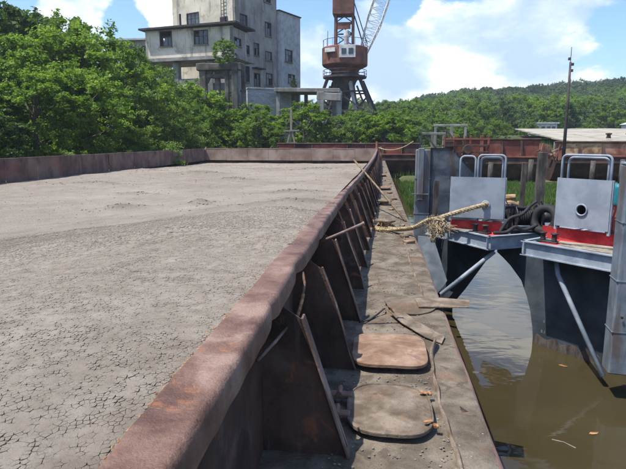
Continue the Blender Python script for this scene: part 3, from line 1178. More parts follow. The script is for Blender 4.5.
# torn deck plates
bm = bmesh.new()
n = 26
ring = []
for i in range(n):
    a = 2 * math.pi * i / n
    ring.append((.34 + .26 * math.cos(a) * (1 + .08 * noise.noise(Vector((math.cos(a) * 2, math.sin(a) * 2, 1)))), 5.18 + .30 * math.sin(a), .022 + .012 * math.cos(a * 2)))
plate(bm, ring, (0, 0, 1), .008)
tag(obj('round_metal_sheet', bm, M_deck), 'thin rounded dusty metal sheet lying flat beyond the second hatch', 'metal sheet')
bm = bmesh.new()
plate(bm, [(.40, 5.03, .036), (.86, 5.02, .05), (.90, 5.24, .054), (.56, 5.34, .042), (.38, 5.3, .037)], (0, 0, 1), .01)
tag(obj('overhanging_plate', bm, M_hatch), 'pale grey flat steel offcut overhanging the walkway edge above the water', 'steel plate')
bm = bmesh.new()
plate(bm, [(.11, 4.84, .05), (.20, 4.90, .065), (.36, 4.62, .03), (.56, 4.30, .02), (.52, 4.16, .014), (.40, 4.28, .018), (.22, 4.58, .03)], (0, 0, 1), .007)
tag(obj('curled_plate', bm, M_hatch), 'narrow curled strip of rusty plate just behind the second hatch', 'metal strip')
for (cx0, cy0, s, rz, lb) in ((.52, 3.05, .055, .4, 'small torn dark flap of steel standing at the outer edge beside the first hatch'), (.52, 7.9, .06, 1.9, 'small torn steel flap sticking up at the walkway edge before the rope')):
    bm = bmesh.new()
    plate(bm, [(0, 0, .0), (s, -.01, .0), (s * .15, s * .9, s * .5)], (0, -.4, 1), .004)
    o = obj('torn_flap', bm, M_wall)
    o.location = (cx0, cy0, .004); o.rotation_euler = (0, 0, rz)
    tag(o, lb, 'metal flap')
# thin bent wires lying behind the hatch
for pts, lb in (([(-.14, 4.56, .03), (-.06, 4.68, .012), (.02, 4.84, .02), (.07, 4.9, .05), (.08, 4.97, .03)], 'thin black bent wire by the brackets, left of two'),
                ([(.13, 4.86, .07), (.17, 4.76, .04), (.24, 4.62, .02), (.32, 4.52, .012), (.35, 4.44, .015)], 'thin black bent wire against the curled strip, right of two')):
    bm = bmesh.new()
    tube(bm, pts, .0085, 7)
    tag(obj('bent_wire', bm, M_black, None, True), lb, 'wire', 'bent wires on the walkway')
# rubble pieces along the far outer edge
rr_ = random.Random(12)
RUB = ['flat rusty lump at the walkway edge just past the rope', 'small broken block beside the lump past the rope', 'rusty scrap piece near the foot of the leaning pole', 'cracked brown block on the walkway past the pole foot',
       'small upright rust lump on the far walkway', 'dark square scrap at the outer edge of the far walkway', 'pale broken chunk on the far walkway edge', 'low rust lump beside the far hatch', 'loose block beyond the far hatch', 'last scrap piece near the barge end']
for i, (x, y) in enumerate(((.44, 9.0), (.50, 8.5), (.46, 10.2), (.30, 12.6), (.42, 14.8), (.34, 16.6), (.40, 20), (.2, 21.6), (.3, 27), (.2, 33))):
    s = rr_.uniform(.05, .09) * (1 + y / 30)
    bm = bmesh.new()
    box(bm, (0, 0, s * .25), (s * 1.5, s * 1.2, s * .5), Matrix.Rotation(rr_.uniform(0, 3), 3, 'Z'), s * .08)
    jitter(bm, s * .2, 12, i)
    o = obj('scrap_lump', bm, M_hatch2 if i % 2 else M_hatch)
    o.location = (x, y, 0)
    tag(o, RUB[i], 'scrap', 'scrap lumps along the walkway')

# ------------------------------------------------------------------ mooring rope
def strand_rope(name, path, r, m, pitch=.14, strands=3, n=7, parent=None):
    P_ = [Vector(p) for p in path]
    # Catmull-Rom resample
    pts = []
    Q = [P_[0]] + P_ + [P_[-1]]
    for i in range(1, len(Q) - 2):
        seg = max(2, int((Q[i + 1] - Q[i]).length / .014))
        for s in range(seg):
            t = s / seg
            pts.append(.5 * ((2 * Q[i]) + (Q[i + 1] - Q[i - 1]) * t + (2 * Q[i - 1] - 5 * Q[i] + 4 * Q[i + 1] - Q[i + 2]) * t * t + (3 * Q[i] - Q[i - 1] - 3 * Q[i + 1] + Q[i + 2]) * t ** 3))
    pts.append(P_[-1])
    bm = bmesh.new()
    L = 0
    cum = [0]
    for i in range(1, len(pts)):
        L += (pts[i] - pts[i - 1]).length
        cum.append(L)
    for s in range(strands):
        hp = []
        for i, p in enumerate(pts):
            d = (pts[min(i + 1, len(pts) - 1)] - pts[max(i - 1, 0)]).normalized()
            x = d.cross(Vector((0, 0, 1)))
            x = x.normalized() if x.length > .1 else Vector((1, 0, 0))
            y = d.cross(x)
            a = cum[i] / pitch * 2 * math.pi + s * 2 * math.pi / strands
            rr = r * .52 * (1 + .12 * noise.noise(p * 6))
            hp.append(p + (x * math.cos(a) + y * math.sin(a)) * rr)
        tube(bm, hp, r * .55, n)
    return obj(name, bm, m, parent, True)


def fibres(bm, centre, length, count, spread, rs, r=.0035, down=1.0):
    for _ in range(count):
        a = Vector(centre) + Vector([rs.gauss(0, spread) for _ in range(3)])
        d = Vector((rs.gauss(0, .5), rs.gauss(0, .5), -down * rs.uniform(.2, 1.2))).normalized()
        l = length * rs.uniform(.4, 1.2)
        m_ = a + d * l * .5 + Vector([rs.gauss(0, .25 * l) for _ in range(3)])
        b = a + d * l + Vector([rs.gauss(0, .15 * l) for _ in range(3)])
        tube(bm, [a, m_, b], r, 3, False)


rope = thing('mooring_rope', 'thick frayed straw coloured hemp rope from deck bollard to the grey shield hole', 'rope')
circ = [(.13 + .155 * math.cos(a), 9.75 + .155 * math.sin(a), .035 + .012 * k / 10) for k, a in ((k, 1.2 + k * 2 * math.pi / 16) for k in range(20))]
strand_rope('rope_line', circ + [(.25, 9.5, .06), (.42, 9.25, .10), (.60, 9.02, .17), (.82, 8.85, .30), (1.1, 8.87, .40), (1.4, 8.95, .485), (1.66, 9.02, .55), (1.80, 9.12, .57), (1.9, 9.3, .52)], .036, M_rope, .16, parent=rope)
strand_rope('rope_line', [(-.02, 9.62, .03), (.05, 9.5, .045), (.2, 9.42, .055), (.40, 9.2, .12), (.60, 8.99, .19), (.80, 8.83, .33), (.95, 8.82, .36)], .026, M_rope, .12, parent=rope)
rs_ = random.Random(4)
bm = bmesh.new()
for q in range(7):
    c0 = Vector((.99 + rs_.uniform(-.06, .06), 8.78 + rs_.uniform(-.03, .03), .34 - q * .035))
    ax = Vector((rs_.uniform(-1, 1), rs_.uniform(-.3, .3), rs_.uniform(-.6, .6))).normalized()
    u = ax.cross(Vector((0, .3, 1))).normalized(); v = ax.cross(u)
    rad = rs_.uniform(.045, .085)
    tube(bm, [c0 + (u * math.cos(t) * rad + v * math.sin(t) * rad * .8) + ax * .02 * t / 6 for t in np.linspace(0, 6.0, 18)], .016, 6)
tube(bm, [(.93, 8.8, .36), (.90, 8.76, .28), (.92, 8.75, .18), (.89, 8.74, .10)], .015, 6)
tube(bm, [(1.03, 8.8, .36), (1.04, 8.76, .25), (1.00, 8.74, .17), (1.02, 8.74, .06)], .014, 6)
obj('knot', bm, M_rope, rope, True)
bm = bmesh.new()
fibres(bm, (.96, 8.77, .28), .22, 260, .05, rs_)
for k in range(30):
    t = k / 29
    fibres(bm, (.3 + 1.3 * t, 9.4 - .5 * math.sin(t * 2.2), .08 + .45 * t), .05, 7, .012, rs_, .002, .3)
fibres(bm, (.13, 9.62, .03), .10, 160, .09, rs_, .003, .1)
obj('frayed_fibres', bm, M_rope, rope, kind='stuff')

# thin sagging line from the barge corner
bm = bmesh.new()
tube(bm, [(-.15 + 2.6 * t, 43.2 - 2.4 * t, 1.05 - 1.6 * t * (1 - t) + .45 * t) for t in np.linspace(0, 1, 16)], .035, 6)
tag(obj('thin_line', bm, M_rope, None, True), 'pale thin line sagging from the barge corner to the rusty hull', 'rope')

# ------------------------------------------------------------------ grey pontoons on the right
def V2(o, d, s, n=(0, 0), t=0):
    return (o[0] + d[0] * s + n[0] * t, o[1] + d[1] * s + n[1] * t)


b1 = (.529, -.8486); i1 = (.8486, .529)         # pontoon 1: along the front beam, inwards
b2 = (.6712, -.7413); i2 = (.7413, .6712)       # pontoon 2


def channel(bm, a, b, z, h=.22, fl=.06, inward=(0, 0)):
    """U-beam between two plan points, flanges facing out, web set in"""
    a = Vector((a[0], a[1], 0)); b = Vector((b[0], b[1], 0)); iv = Vector((inward[0], inward[1], 0))
    for (z0, z1, t0, t1) in ((z - .016, z, 0, fl), (z - h, z - h + .016, 0, fl), (z - h + .016, z - .016, fl - .014, fl - .002)):
        vs = []
        for p in (a, b):
            vs.append([bm.verts.new(p + iv * t + Vector((0, 0, zq))) for t, zq in ((t0, z0), (t1, z0), (t1, z1), (t0, z1))])
        for k in range(4):
            bm.faces.new((vs[0][k], vs[0][(k + 1) % 4], vs[1][(k + 1) % 4], vs[1][k]))
        bm.faces.new(vs[0][::-1]); bm.faces.new(vs[1])


def shield(parent, left, right, z0, z1, hoops, hole, hz, hr, m):
    """upright steel plate with tube handrails above and a round fairlead hole"""
    L_ = Vector((left[0], left[1], 0)); R_ = Vector((right[0], right[1], 0))
    w_ = (R_ - L_).length
    d = (R_ - L_).normalized()
    nrm = Vector((-d.y, d.x, 0))
    bm = bmesh.new()
    # plate with a round hole: ring of quads between a circle and the rectangle
    n = 24
    cxh, czh = hole * w_, hz
    def rect_pt(a):
        ca, sa = math.cos(a), math.sin(a)
        tx = ((w_ - cxh) / ca if ca > 0 else -cxh / ca) if abs(ca) > 1e-6 else 1e9
        tz = ((z1 - czh) / sa if sa > 0 else (z0 - czh) / sa) if abs(sa) > 1e-6 else 1e9
        t = min(tx, tz)
        return cxh + ca * t, czh + sa * t
    angs = sorted([2 * math.pi * i / n for i in range(n)] + [math.atan2(z - czh, x - cxh) % (2 * math.pi) for x in (0, w_) for z in (z0, z1)])
    F, B = [], []
    for a in angs:
        row = []
        for (x, z) in ((cxh + hr * math.cos(a), czh + hr * math.sin(a)), rect_pt(a)):
            p = L_ + d * x + Vector((0, 0, z))
            row.append((bm.verts.new(p), bm.verts.new(p + nrm * .018)))
        F.append(row)
    k = len(angs)
    for i in range(k):
        j = (i + 1) % k
        bm.faces.new((F[i][0][0], F[i][1][0], F[j][1][0], F[j][0][0]))
        bm.faces.new((F[i][0][1], F[j][0][1], F[j][1][1], F[i][1][1]))
        bm.faces.new((F[i][0][0], F[j][0][0], F[j][0][1], F[i][0][1]))
        bm.faces.new((F[i][1][0], F[i][1][1], F[j][1][1], F[j][1][0]))
    s = obj('shield', bm, m, parent)
    # hole collar
    bm = bmesh.new()
    cen = L_ + d * cxh + Vector((0, 0, czh)) - nrm * .01
    tube(bm, [cen + (d * math.cos(a) + Vector((0, 0, 1)) * math.sin(a)) * (hr + .004) for a in np.linspace(0, 2 * math.pi, 25)], .013, 6, False)
    obj('collar', bm, M_beam, s, True)
    if hr > .06:
        bm = bmesh.new()
        cs = [cen + nrm * t for t in (.02, .25)]
        rg_ = [[bm.verts.new(c_ + (d * math.cos(a) + Vector((0, 0, 1)) * math.sin(a)) * (hr + .003)) for a in np.linspace(0, 2 * math.pi, 20, endpoint=False)] for c_ in cs]
        for i in range(20):
            bm.faces.new((rg_[0][i], rg_[0][(i + 1) % 20], rg_[1][(i + 1) % 20], rg_[1][i]))
        bm.faces.new(rg_[1])
        obj('hole_dark_backing', bm, M_black, s, True)  # added closed black pipe that keeps the hole dark from the front
    # edge stiffeners
    for x in (0.0, w_):
        bm = bmesh.new()
        p = L_ + d * x + nrm * .03
        box(bm, p + Vector((0, 0, (z0 + z1) / 2 - .03)), (.035, .035, z1 - z0 + .06), Matrix.Rotation(math.atan2(d.y, d.x), 3, 'Z'))
        obj('stiffener', bm, M_beam, s)
    for (xa, xb, zt, off) in hoops:
        bm = bmesh.new()
        rr = .07
        pts = [(xa, z0 + .3), (xa, zt - rr)]
        for q in range(1, 5):
            a = math.pi - q * math.pi / 8
            pts.append((xa + rr + rr * math.cos(a), zt - rr + rr * math.sin(a)))
        for q in range(0, 5):
            a = math.pi / 2 - q * math.pi / 8
            pts.append((xb - rr + rr * math.cos(a), zt - rr + rr * math.sin(a)))
        pts += [(xb, z0 + .3)]
        tube(bm, [L_ + d * x + nrm * off + Vector((0, 0, z)) for x, z in pts], .017, 8)
        obj('handrail', bm, M_beam, s, True)
    return s


def bulge_plate(bm, poly, z0, z1):
    pass


# --- pontoon 1
pt1 = thing('pontoon', 'grey pontoon deck with red floor at left, roped to the barge', 'pontoon', group='grey pontoons moored beside the barge')
A, B, C_, Dp = (.86, 9.95), (1.23, 9.35), (1.72, 8.57), (2.24, 8.83)
bm = bmesh.new()
channel(bm, A, B, .12, inward=(.848, .529))
channel(bm, B, C_, .12, inward=i1)
channel(bm, C_, Dp, .12, inward=(-.4, .9))
channel(bm, Dp, V2(Dp, i1, 3.0), .12, inward=(-.529, .848))
obj('rim_beam', bm, M_beam, pt1)
bm = bmesh.new()
E_ = V2(Dp, i1, 3.0); Fp = V2(A, i1, 3.4)
def inset(p, t=.05):
    c = (2.6, 10.2)
    dx, dy = c[0] - p[0], c[1] - p[1]
    l = math.hypot(dx, dy)
    return (p[0] + dx / l * t, p[1] + dy / l * t)
polyd = [(*inset(p), .085) for p in (A, B, C_, Dp, E_, Fp)]
plate(bm, polyd, (0, 0, 1), .012)
obj('deck_plate', bm, M_grey, pt1)
bm = bmesh.new()
plate(bm, [(1.14, 9.60, .101), (1.32, 9.32, .101), (1.72, 8.72, .101), (2.12, 8.92, .101), (2.0, 9.2, .101), (1.3, 9.62, .101)], (0, 0, 1), .006)
obj('red_floor', bm, M_red, pt1)
bm = bmesh.new()       # red toe plate behind the shield foot
plate(bm, [(1.22, 9.30, .10), (2.02, 9.12, .10), (2.02, 9.12, .26), (1.22, 9.30, .28)], (.2, .98, 0), .02)
obj('toe_plate', bm, M_red, pt1)
shield(pt1, (1.20, 9.22), (2.02, 9.02), .33, 1.0, [(.13, .37, 1.34, .035), (.41, .83, 1.36, .035), (.45, .79, 1.32, .075)], .66, .555, .055, M_shield)
# dark hull knee under the deck
bm = bmesh.new()
o1 = (1.654, 9.6146)
leg = [(-1.36, -.11), (.30, -.11), (.30, -.27), (.1, -.50), (-.4, -1.14), (-.73, -1.52), (-.80, -2.2), (-1.36, -2.2)]
plate(bm, [(*V2(o1, b1, s), z) for s, z in leg], (i1[0], i1[1], 0), .25)
obj('bow_knee', bm, M_navy, pt1)
# tubular brace
bm = bmesh.new()
tube(bm, [(1.04, 8.72, -.88), (1.86, 8.78, -.16)], .034, 10)
obj('brace', bm, M_beam, pt1, True)
# left push plate: column, tall dented plate with slanting top, lower gusset
bm = bmesh.new()
box(bm, (.80, 10.22, .28), (.27, .12, 2.3), None, .015)
obj('push_column', bm, M_grey, pt1)
for z in (-.4, .25, .9):
    boxo('weld_band', (.80, 10.22, z), (.282, .132, .012), M_grey, pt1)
bm = bmesh.new()
box(bm, (.76, 10.13, .98), (.11, .05, .95), None, .01)
box(bm, (.76, 10.11, .62), (.30, .04, .02))
obj('column_cleat', bm, M_grey, pt1)
bm = bmesh.new()
nxp, nzp = 20, 20
gridp = []
for i in range(nxp + 1):
    u = i / nxp
    x = .93 + u * .92
    ztop = 1.46 if x < 1.32 else 1.46 - (x - 1.32) * 1.12
    col = []
    for j in range(nzp + 1):
        v = j / nzp
        z = .10 + v * (ztop - .10)
        cr = .05 * noise.noise(Vector((x * 2.3, z * 3.1, 4))) + .035 * abs(noise.noise(Vector((x * 3 + z * 3, z * 1.2, 8))))
        col.append(bm.verts.new((x, 10.2 + cr, z)))
    gridp.append(col)
for i in range(nxp):
    for j in range(nzp):
        bm.faces.new((gridp[i][j], gridp[i + 1][j], gridp[i + 1][j + 1], gridp[i][j + 1]))
bmesh.ops.solidify(bm, geom=bm.faces[:], thickness=.014)
obj('push_plate', bm, M_grey, pt1, True)
bm = bmesh.new()
plate(bm, [(.72, 9.75, -.10), (.98, 9.62, -.10), (1.24, 9.55, -.86), (1.18, 9.58, -.98), (.98, 9.7, -1.3), (.75, 9.8, -1.4)], (.3, .95, 0), .02)
obj('lower_gusset', bm, M_beam, pt1)

# --- pontoon 2
pt2 = thing('pontoon', 'grey pontoon with planks on its red floor and round-holed shield, nearest the post', 'pontoon', group='grey pontoons moored beside the barge')
P0, P1 = (2.13, 8.3), (3.30, 7.01)
bm = bmesh.new()
channel(bm, P0, P1, .12, inward=i2)
channel(bm, V2(P0, i2, 3.0), P0, .12, inward=b2)
obj('rim_beam', bm, M_beam, pt2)
bm = bmesh.new()
q0 = V2(V2(P0, b2, .055), i2, .055); q1 = V2(V2(P1, b2, .6), i2, .055)
plate(bm, [(*q0, .085), (*q1, .085), (*V2(q1, i2, 2.9), .085), (*V2(q0, i2, 2.9), .085)], (0, 0, 1), .012)
obj('deck_plate', bm, M_grey, pt2)
bm = bmesh.new()
r0 = V2(V2(P0, b2, .22), i2, .09); r1 = V2(V2(P1, b2, .5), i2, .09)
plate(bm, [(*r0, .101), (*r1, .101), (*V2(r1, i2, .8), .101), (*V2(r0, i2, .50), .101)], (0, 0, 1), .006)
obj('red_floor', bm, M_red, pt2)
bm = bmesh.new()
t0, t1 = (2.55, 8.72), (3.45, 7.85)
plate(bm, [(*t0, .10), (*t1, .10), (*t1, .29), (*t0, .29)], (i2[0], i2[1], 0), .02)
obj('toe_plate', bm, M_red, pt2)
shield(pt2, (2.66, 8.50), (3.20, 7.93), .33, 1.045, [(.03, .745, 1.385, .035), (.10, .68, 1.35, .09)], .50, .60, .075, M_shield)
# navy hull face set back under the overhang, curved stem at its left
o2 = (2.5748, 8.7027)
hullp = [(-.83, -.105), (-.83, -.27), (-.70, -.35), (-.56, -.45), (-.34, -.66), (-.22, -.90), (-.14, -1.12), (-.08, -1.4), (-.05, -1.65), (-.03, -2.4), (1.9, -2.4), (1.9, -.105)]
bm = bmesh.new()
plate(bm, [(*V2(o2, b2, s), z) for s, z in hullp], (i2[0], i2[1], 0), 2.2)
h2 = obj('hull', bm, M_navy, pt2)


bm = bmesh.new()
prof = []
for k in range(25):
    sx_ = -.06 + 1.9 * k / 24
    prof.append((*V2(V2(o2, b2, sx_), (-i2[0], -i2[1]), .004), -1.50 + .03 * math.sin(k * 1.7) + .02 * math.sin(k * 3.1)))
plate(bm, [(*V2(V2(o2, b2, -.06), (-i2[0], -i2[1]), .004), -1.9)] + prof + [(*V2(V2(o2, b2, 1.84), (-i2[0], -i2[1]), .004), -1.9)], (i2[0], i2[1], 0), .003)
obj('waterline_scum', bm, M_dwood, h2)


def text_obj(body, size, m, loc, rot, parent=None, name='lettering', extrude=.001):
    cu = bpy.data.curves.new(name, 'FONT')
    cu.body = body
    cu.size = size
    cu.extrude = extrude
    cu.resolution_u = 3
    tmp = bpy.data.objects.new('tmp', cu)
    COL.objects.link(tmp)
    dg = bpy.context.evaluated_depsgraph_get()
    me = bpy.data.meshes.new_from_object(tmp.evaluated_get(dg))
    bpy.data.objects.remove(tmp)
    me.materials.clear()
    o = link(name, me, m, parent)
    o.location = loc
    o.rotation_euler = rot
    return o


p = V2(V2(o2, b2, .07), (-i2[0], -i2[1]), .004)
text_obj('8.1', .07, M_grey, (p[0], p[1], -1.43), (R(90), 0, math.atan2(b2[1], b2[0])), h2, 'draft_mark')
p = V2(V2(o2, b2, .10), (-i2[0], -i2[1]), .004)
text_obj('II', .06, M_grey, (p[0], p[1], -1.26), (R(90), 0, math.atan2(b2[1], b2[0])), h2, 'draft_mark')
bm = bmesh.new()
tube(bm, [(2.62, 8.25, -.06), (2.62, 8.05, -.33), (3.02, 7.2, -1.50)], .036, 10)
obj('brace', bm, M_beam, pt2, True)
# push post at the right
bm = bmesh.new()
box(bm, (3.10, 6.95, .0), (.34, .30, 2.62), Matrix.Rotation(-.12, 3, 'Z'), .02)
jitter(bm, .006, 3)
obj('push_post', bm, M_grey, pt2)
for z in (-.75, -.1, .62):
    boxo('weld_band', (3.10, 6.95, z), (.352, .312, .012), M_grey, pt2, Matrix.Rotation(-.12, 3, 'Z'))
for z in (-.55, .25, .95):
    bm = bmesh.new()
    lathe(bm, [(.0, 0), (.016, 0), (.016, .012), (.0, .014)], 8, (3.0, 6.795, z), Matrix.Rotation(R(90), 3, 'X'))
    obj('bolt', bm, M_black, pt2)
bm = bmesh.new()
box(bm, (3.11, 6.93, 1.325), (.37, .33, .025), Matrix.Rotation(-.12, 3, 'Z'), .004)
obj('post_cap', bm, M_beam, pt2)


# bitts (double bollards) on the pontoons
def bitt(loc, rz, label):
    t = thing('bitt', label, 'mooring bitt', loc, rz, 'black mooring bitts on the pontoons')
    bm = bmesh.new(); box(bm, (0, 0, .012), (.34, .14, .024), None, .004); obj('base_plate', bm, M_black, t)
    for dx in (-.09, .09):
        bm = bmesh.new()
        lathe(bm, [(.045, .024), (.038, .04), (.036, .12), (.055, .125), (.055, .14), (.0, .142)], 16, (dx, 0, 0))
        obj('post', bm, M_black, t, True)


bitt((1.66, 8.98, .107), -.7, 'black double mooring bitt in front of the shield the rope passes through')
bitt((2.52, 8.28, .107), -.83, 'black double mooring bitt left of the round-holed shield')

# loose planks on pontoon 2
PL = ['grey weathered plank along the pontoon edge, frontmost', 'grey weathered plank lying second from the pontoon edge', 'weathered plank nearest the red toe plate', 'short grey plank crossing the other planks']
for i, (s0, t0_, ln, a) in enumerate(((.55, .12, 1.25, .02), (.52, .24, 1.2, -.03), (.62, .36, 1.0, .05), (.48, .30, .75, .25))):
    c = V2(V2(P0, b2, s0 + ln / 2), i2, t0_)
    bm = bmesh.new()
    box(bm, (0, 0, 0), (ln, .105, .022), None, .003)
    jitter(bm, .004, 6, i)
    o = obj('plank', bm, M_wood)
    o.location = (c[0], c[1], .121 + (.026 if i == 3 else 0))
    o.rotation_euler = (0, 0, math.atan2(b2[1], b2[0]) + a)
    tag(o, PL[i], 'plank', 'loose planks on the pontoon')
c = V2(V2(o1, b1, .1), i1, .0)
for i, (x, y, ln, a, lb) in enumerate(((1.40, 9.30, .50, -.35, 'short dark board under the rope on the red floor, upper'), (1.42, 9.16, .46, -.6, 'short dark board on the red floor below the rope'))):
    bm = bmesh.new()
    box(bm, (0, 0, 0), (ln, .09, .02), None, .003)
    o = obj('board', bm, M_wood); o.location = (x, y, .121 + .001 * i); o.rotation_euler = (0, 0, a)
    tag(o, lb, 'board', 'short boards under the rope')

# black winches with drums, hoses
def winch(loc, rz, s, label):
    t = thing('winch', label, 'winch', loc, rz, 'black winches between the shields')
    bm = bmesh.new(); box(bm, (0, 0, .04 * s), (.62 * s, .46 * s, .05 * s), None, .008); obj('base_frame', bm, M_black, t)
    rot = Matrix.Rotation(R(90), 3, 'Y')
    bm = bmesh.new(); lathe(bm, [(.0, -.2 * s), (.11 * s, -.2 * s), (.11 * s, .2 * s), (.0, .2 * s)], 20, (0, 0, .26 * s), rot); dr = obj('drum', bm, M_black, t)
    for x in (-.2, .2):
        bm = bmesh.new(); lathe(bm, [(.02, x * s - .012), (.20 * s, x * s - .012), (.21 * s, x * s), (.20 * s, x * s + .012), (.02, x * s + .012)], 24, (0, 0, .26 * s), rot); obj('drum_flange', bm, M_black, dr)
    bm = bmesh.new()
    hp = [(-.17 * s + .34 * s * k / 90, .128 * s * math.cos(k * .628), .26 * s + .128 * s * math.sin(k * .628)) for k in range(91)]
    tube(bm, hp, .018 * s, 6); obj('wire_coil', bm, M_rubber, dr, True)
    for x in (-.27, .27):
        bm = bmesh.new(); plate(bm, [(x * s, -.16 * s, .06 * s), (x * s, .16 * s, .06 * s), (x * s, .05 * s, .34 * s), (x * s, -.05 * s, .34 * s)], (1, 0, 0), .02 * s); obj('bearing_stand', bm, M_black, t)
    bm = bmesh.new(); lathe(bm, [(.0, .30 * s), (.09 * s, .30 * s), (.10 * s, .33 * s), (.10 * s, .50 * s), (.07 * s, .54 * s), (.0, .54 * s)], 18, (0, 0, .26 * s), rot); obj('motor', bm, M_black, t)
    bm = bmesh.new(); tube(bm, [(.2 * s, -.2 * s, .1 * s), (.2 * s, -.24 * s, .45 * s), (.14 * s, -.24 * s, .56 * s)], .012 * s, 6); obj('brake_lever', bm, M_black, t)


winch((2.42, 9.25, .09), .15, .98, 'greasy black winch in the gap just left of the round-holed shield')
winch((2.22, 10.1, .09), -.5, .85, 'smaller black winch behind the first, further from the camera')


def tyre(loc, rot, R0, r0, label):
    bm = bmesh.new()
    n, mseg = 28, 10
    rings = []
    for i in range(n):
        a = 2 * math.pi * i / n
        rings.append([])
        for j in range(mseg):
            b = 2 * math.pi * j / mseg
            k = 1 + (.03 if i % 2 else 0) * max(0, math.cos(b))
            rr = R0 + r0 * math.cos(b) * k
            rings[-1].append(bm.verts.new((rr * math.cos(a), rr * math.sin(a), r0 * 1.15 * math.sin(b))))
    for i in range(n):
        for j in range(mseg):
            bm.faces.new((rings[i][j], rings[(i + 1) % n][j], rings[(i + 1) % n][(j + 1) % mseg], rings[i][(j + 1) % mseg]))
    o = obj('tyre', bm, M_rubber, None, True)
    o.location = loc; o.rotation_euler = rot
    tag(o, label, 'tyre', 'old tyres on the pontoons')
    return o


tyre((2.66, 8.98, .34), (R(75), .1, R(-50)), .19, .07, 'black tyre standing upright against the left edge of the round-holed shield')
tyre((2.05, 9.55, .17), (.05, .12, 0), .20, .07, 'black tyre lying flat behind the roped shield')


def hose(pts, r, label):
    bm = bmesh.new()
    P_ = [Vector(p) for p in pts]
    out_ = []
    Q = [P_[0]] + P_ + [P_[-1]]
    for i in range(1, len(Q) - 2):
        for s in range(8):
            t = s / 8
            out_.append(.5 * ((2 * Q[i]) + (Q[i + 1] - Q[i - 1]) * t + (2 * Q[i - 1] - 5 * Q[i] + 4 * Q[i + 1] - Q[i + 2]) * t * t + (3 * Q[i] - Q[i - 1] - 3 * Q[i + 1] + Q[i + 2]) * t ** 3))
    out_.append(P_[-1])
    tube(bm, out_, r, 7)
    o = obj('hose', bm, M_rubber, None, True)
    tag(o, label, 'hose', 'black hoses by the winches')


hose([(1.95, 8.9, .14), (2.1, 8.95, .35), (2.3, 9.0, .42), (2.45, 9.1, .55)], .028, 'black hose arching up from the red floor to the winch')
hose([(1.98, 9.15, .45), (2.15, 9.15, .52), (2.4, 9.2, .50), (2.6, 9.3, .6)], .024, 'black hose running level out of the shield side to the winch')
hose([(1.85, 8.86, .13), (2.05, 8.9, .14), (2.2, 8.95, .22), (2.35, 8.98, .17), (2.55, 9.0, .25)], .03, 'thick black hose lying low along the pontoon corner')

# firewood logs
rl = random.Random(9)
LG = ['lowest left log of the small firewood heap', 'lowest middle log of the firewood heap', 'lowest right log of the firewood heap', 'upper left log of the firewood heap', 'upper right log of the firewood heap', 'topmost pale log of the firewood heap']
for i, (x, y, z) in enumerate(((2.52, 11.9, .16), (2.66, 11.7, .16), (2.82, 11.75, .16), (2.6, 11.8, .28), (2.76, 11.72, .28), (2.7, 11.76, .40))):
    bm = bmesh.new()
    tube(bm, [(-.16, 0, 0), (0, .01, .01), (.16, 0, 0)], .062, 9, True, [.062, .066, .058])
    jitter(bm, .012, 9, i)
    o = obj('log', bm, M_log); o.location = (x, y, z); o.rotation_euler = (0, rl.uniform(-.2, .2), rl.uniform(-.7, .5))
    tag(o, LG[i], 'log', 'firewood logs on the pontoon')

# dark timber posts behind
for (x, y, z0, z1, w, m, lb) in ((3.10, 11.0, .09, 1.36, .15, M_dwood, 'thick dark square timber post rising between the two shields'),
                                (2.86, 11.3, .09, 1.15, .09, M_dwood, 'thinner grey timber post left of the thick dark post'),
                                (.95, 9.30, -.12, .93, .085, M_dwood, 'dark wooden stake in front of the dented grey plate')):
    bm = bmesh.new()
    bar(bm, (x, y, z0), (x + .02, y, z1), w, w)
    jitter(bm, .012, 5, x)
    tag(obj('timber_post', bm, m), lb, 'post')

# teal barrel and cloth
bm = bmesh.new()
lathe(bm, [(.0, 0), (.17, 0), (.18, .03), (.18, .25), (.19, .27), (.18, .29), (.18, .55), (.19, .57), (.18, .6), (.18, .8), (.17, .85), (.0, .86)], 24, (3.60, 8.55, .10))
tag(obj('barrel', bm, M_teal, None, True), 'teal plastic barrel behind the right shield', 'barrel')
bm = bmesh.new()
gp = []
for i in range(9):
    gp.append([bm.verts.new((3.32 + i * .025 + .012 * math.sin(j * 1.1), 8.15 + .03 * math.sin(i * 1.4 + j * .5), .70 - j * .05 - .008 * i)) for j in range(9)])
for i in range(8):
    for j in range(8):
        bm.faces.new((gp[i][j], gp[i + 1][j], gp[i + 1][j + 1], gp[i][j + 1]))
bmesh.ops.solidify(bm, geom=bm.faces[:], thickness=.006)
tag(obj('cloth', bm, M_pink, None, True), 'salmon pink rag hanging between the right shield and the post', 'cloth')

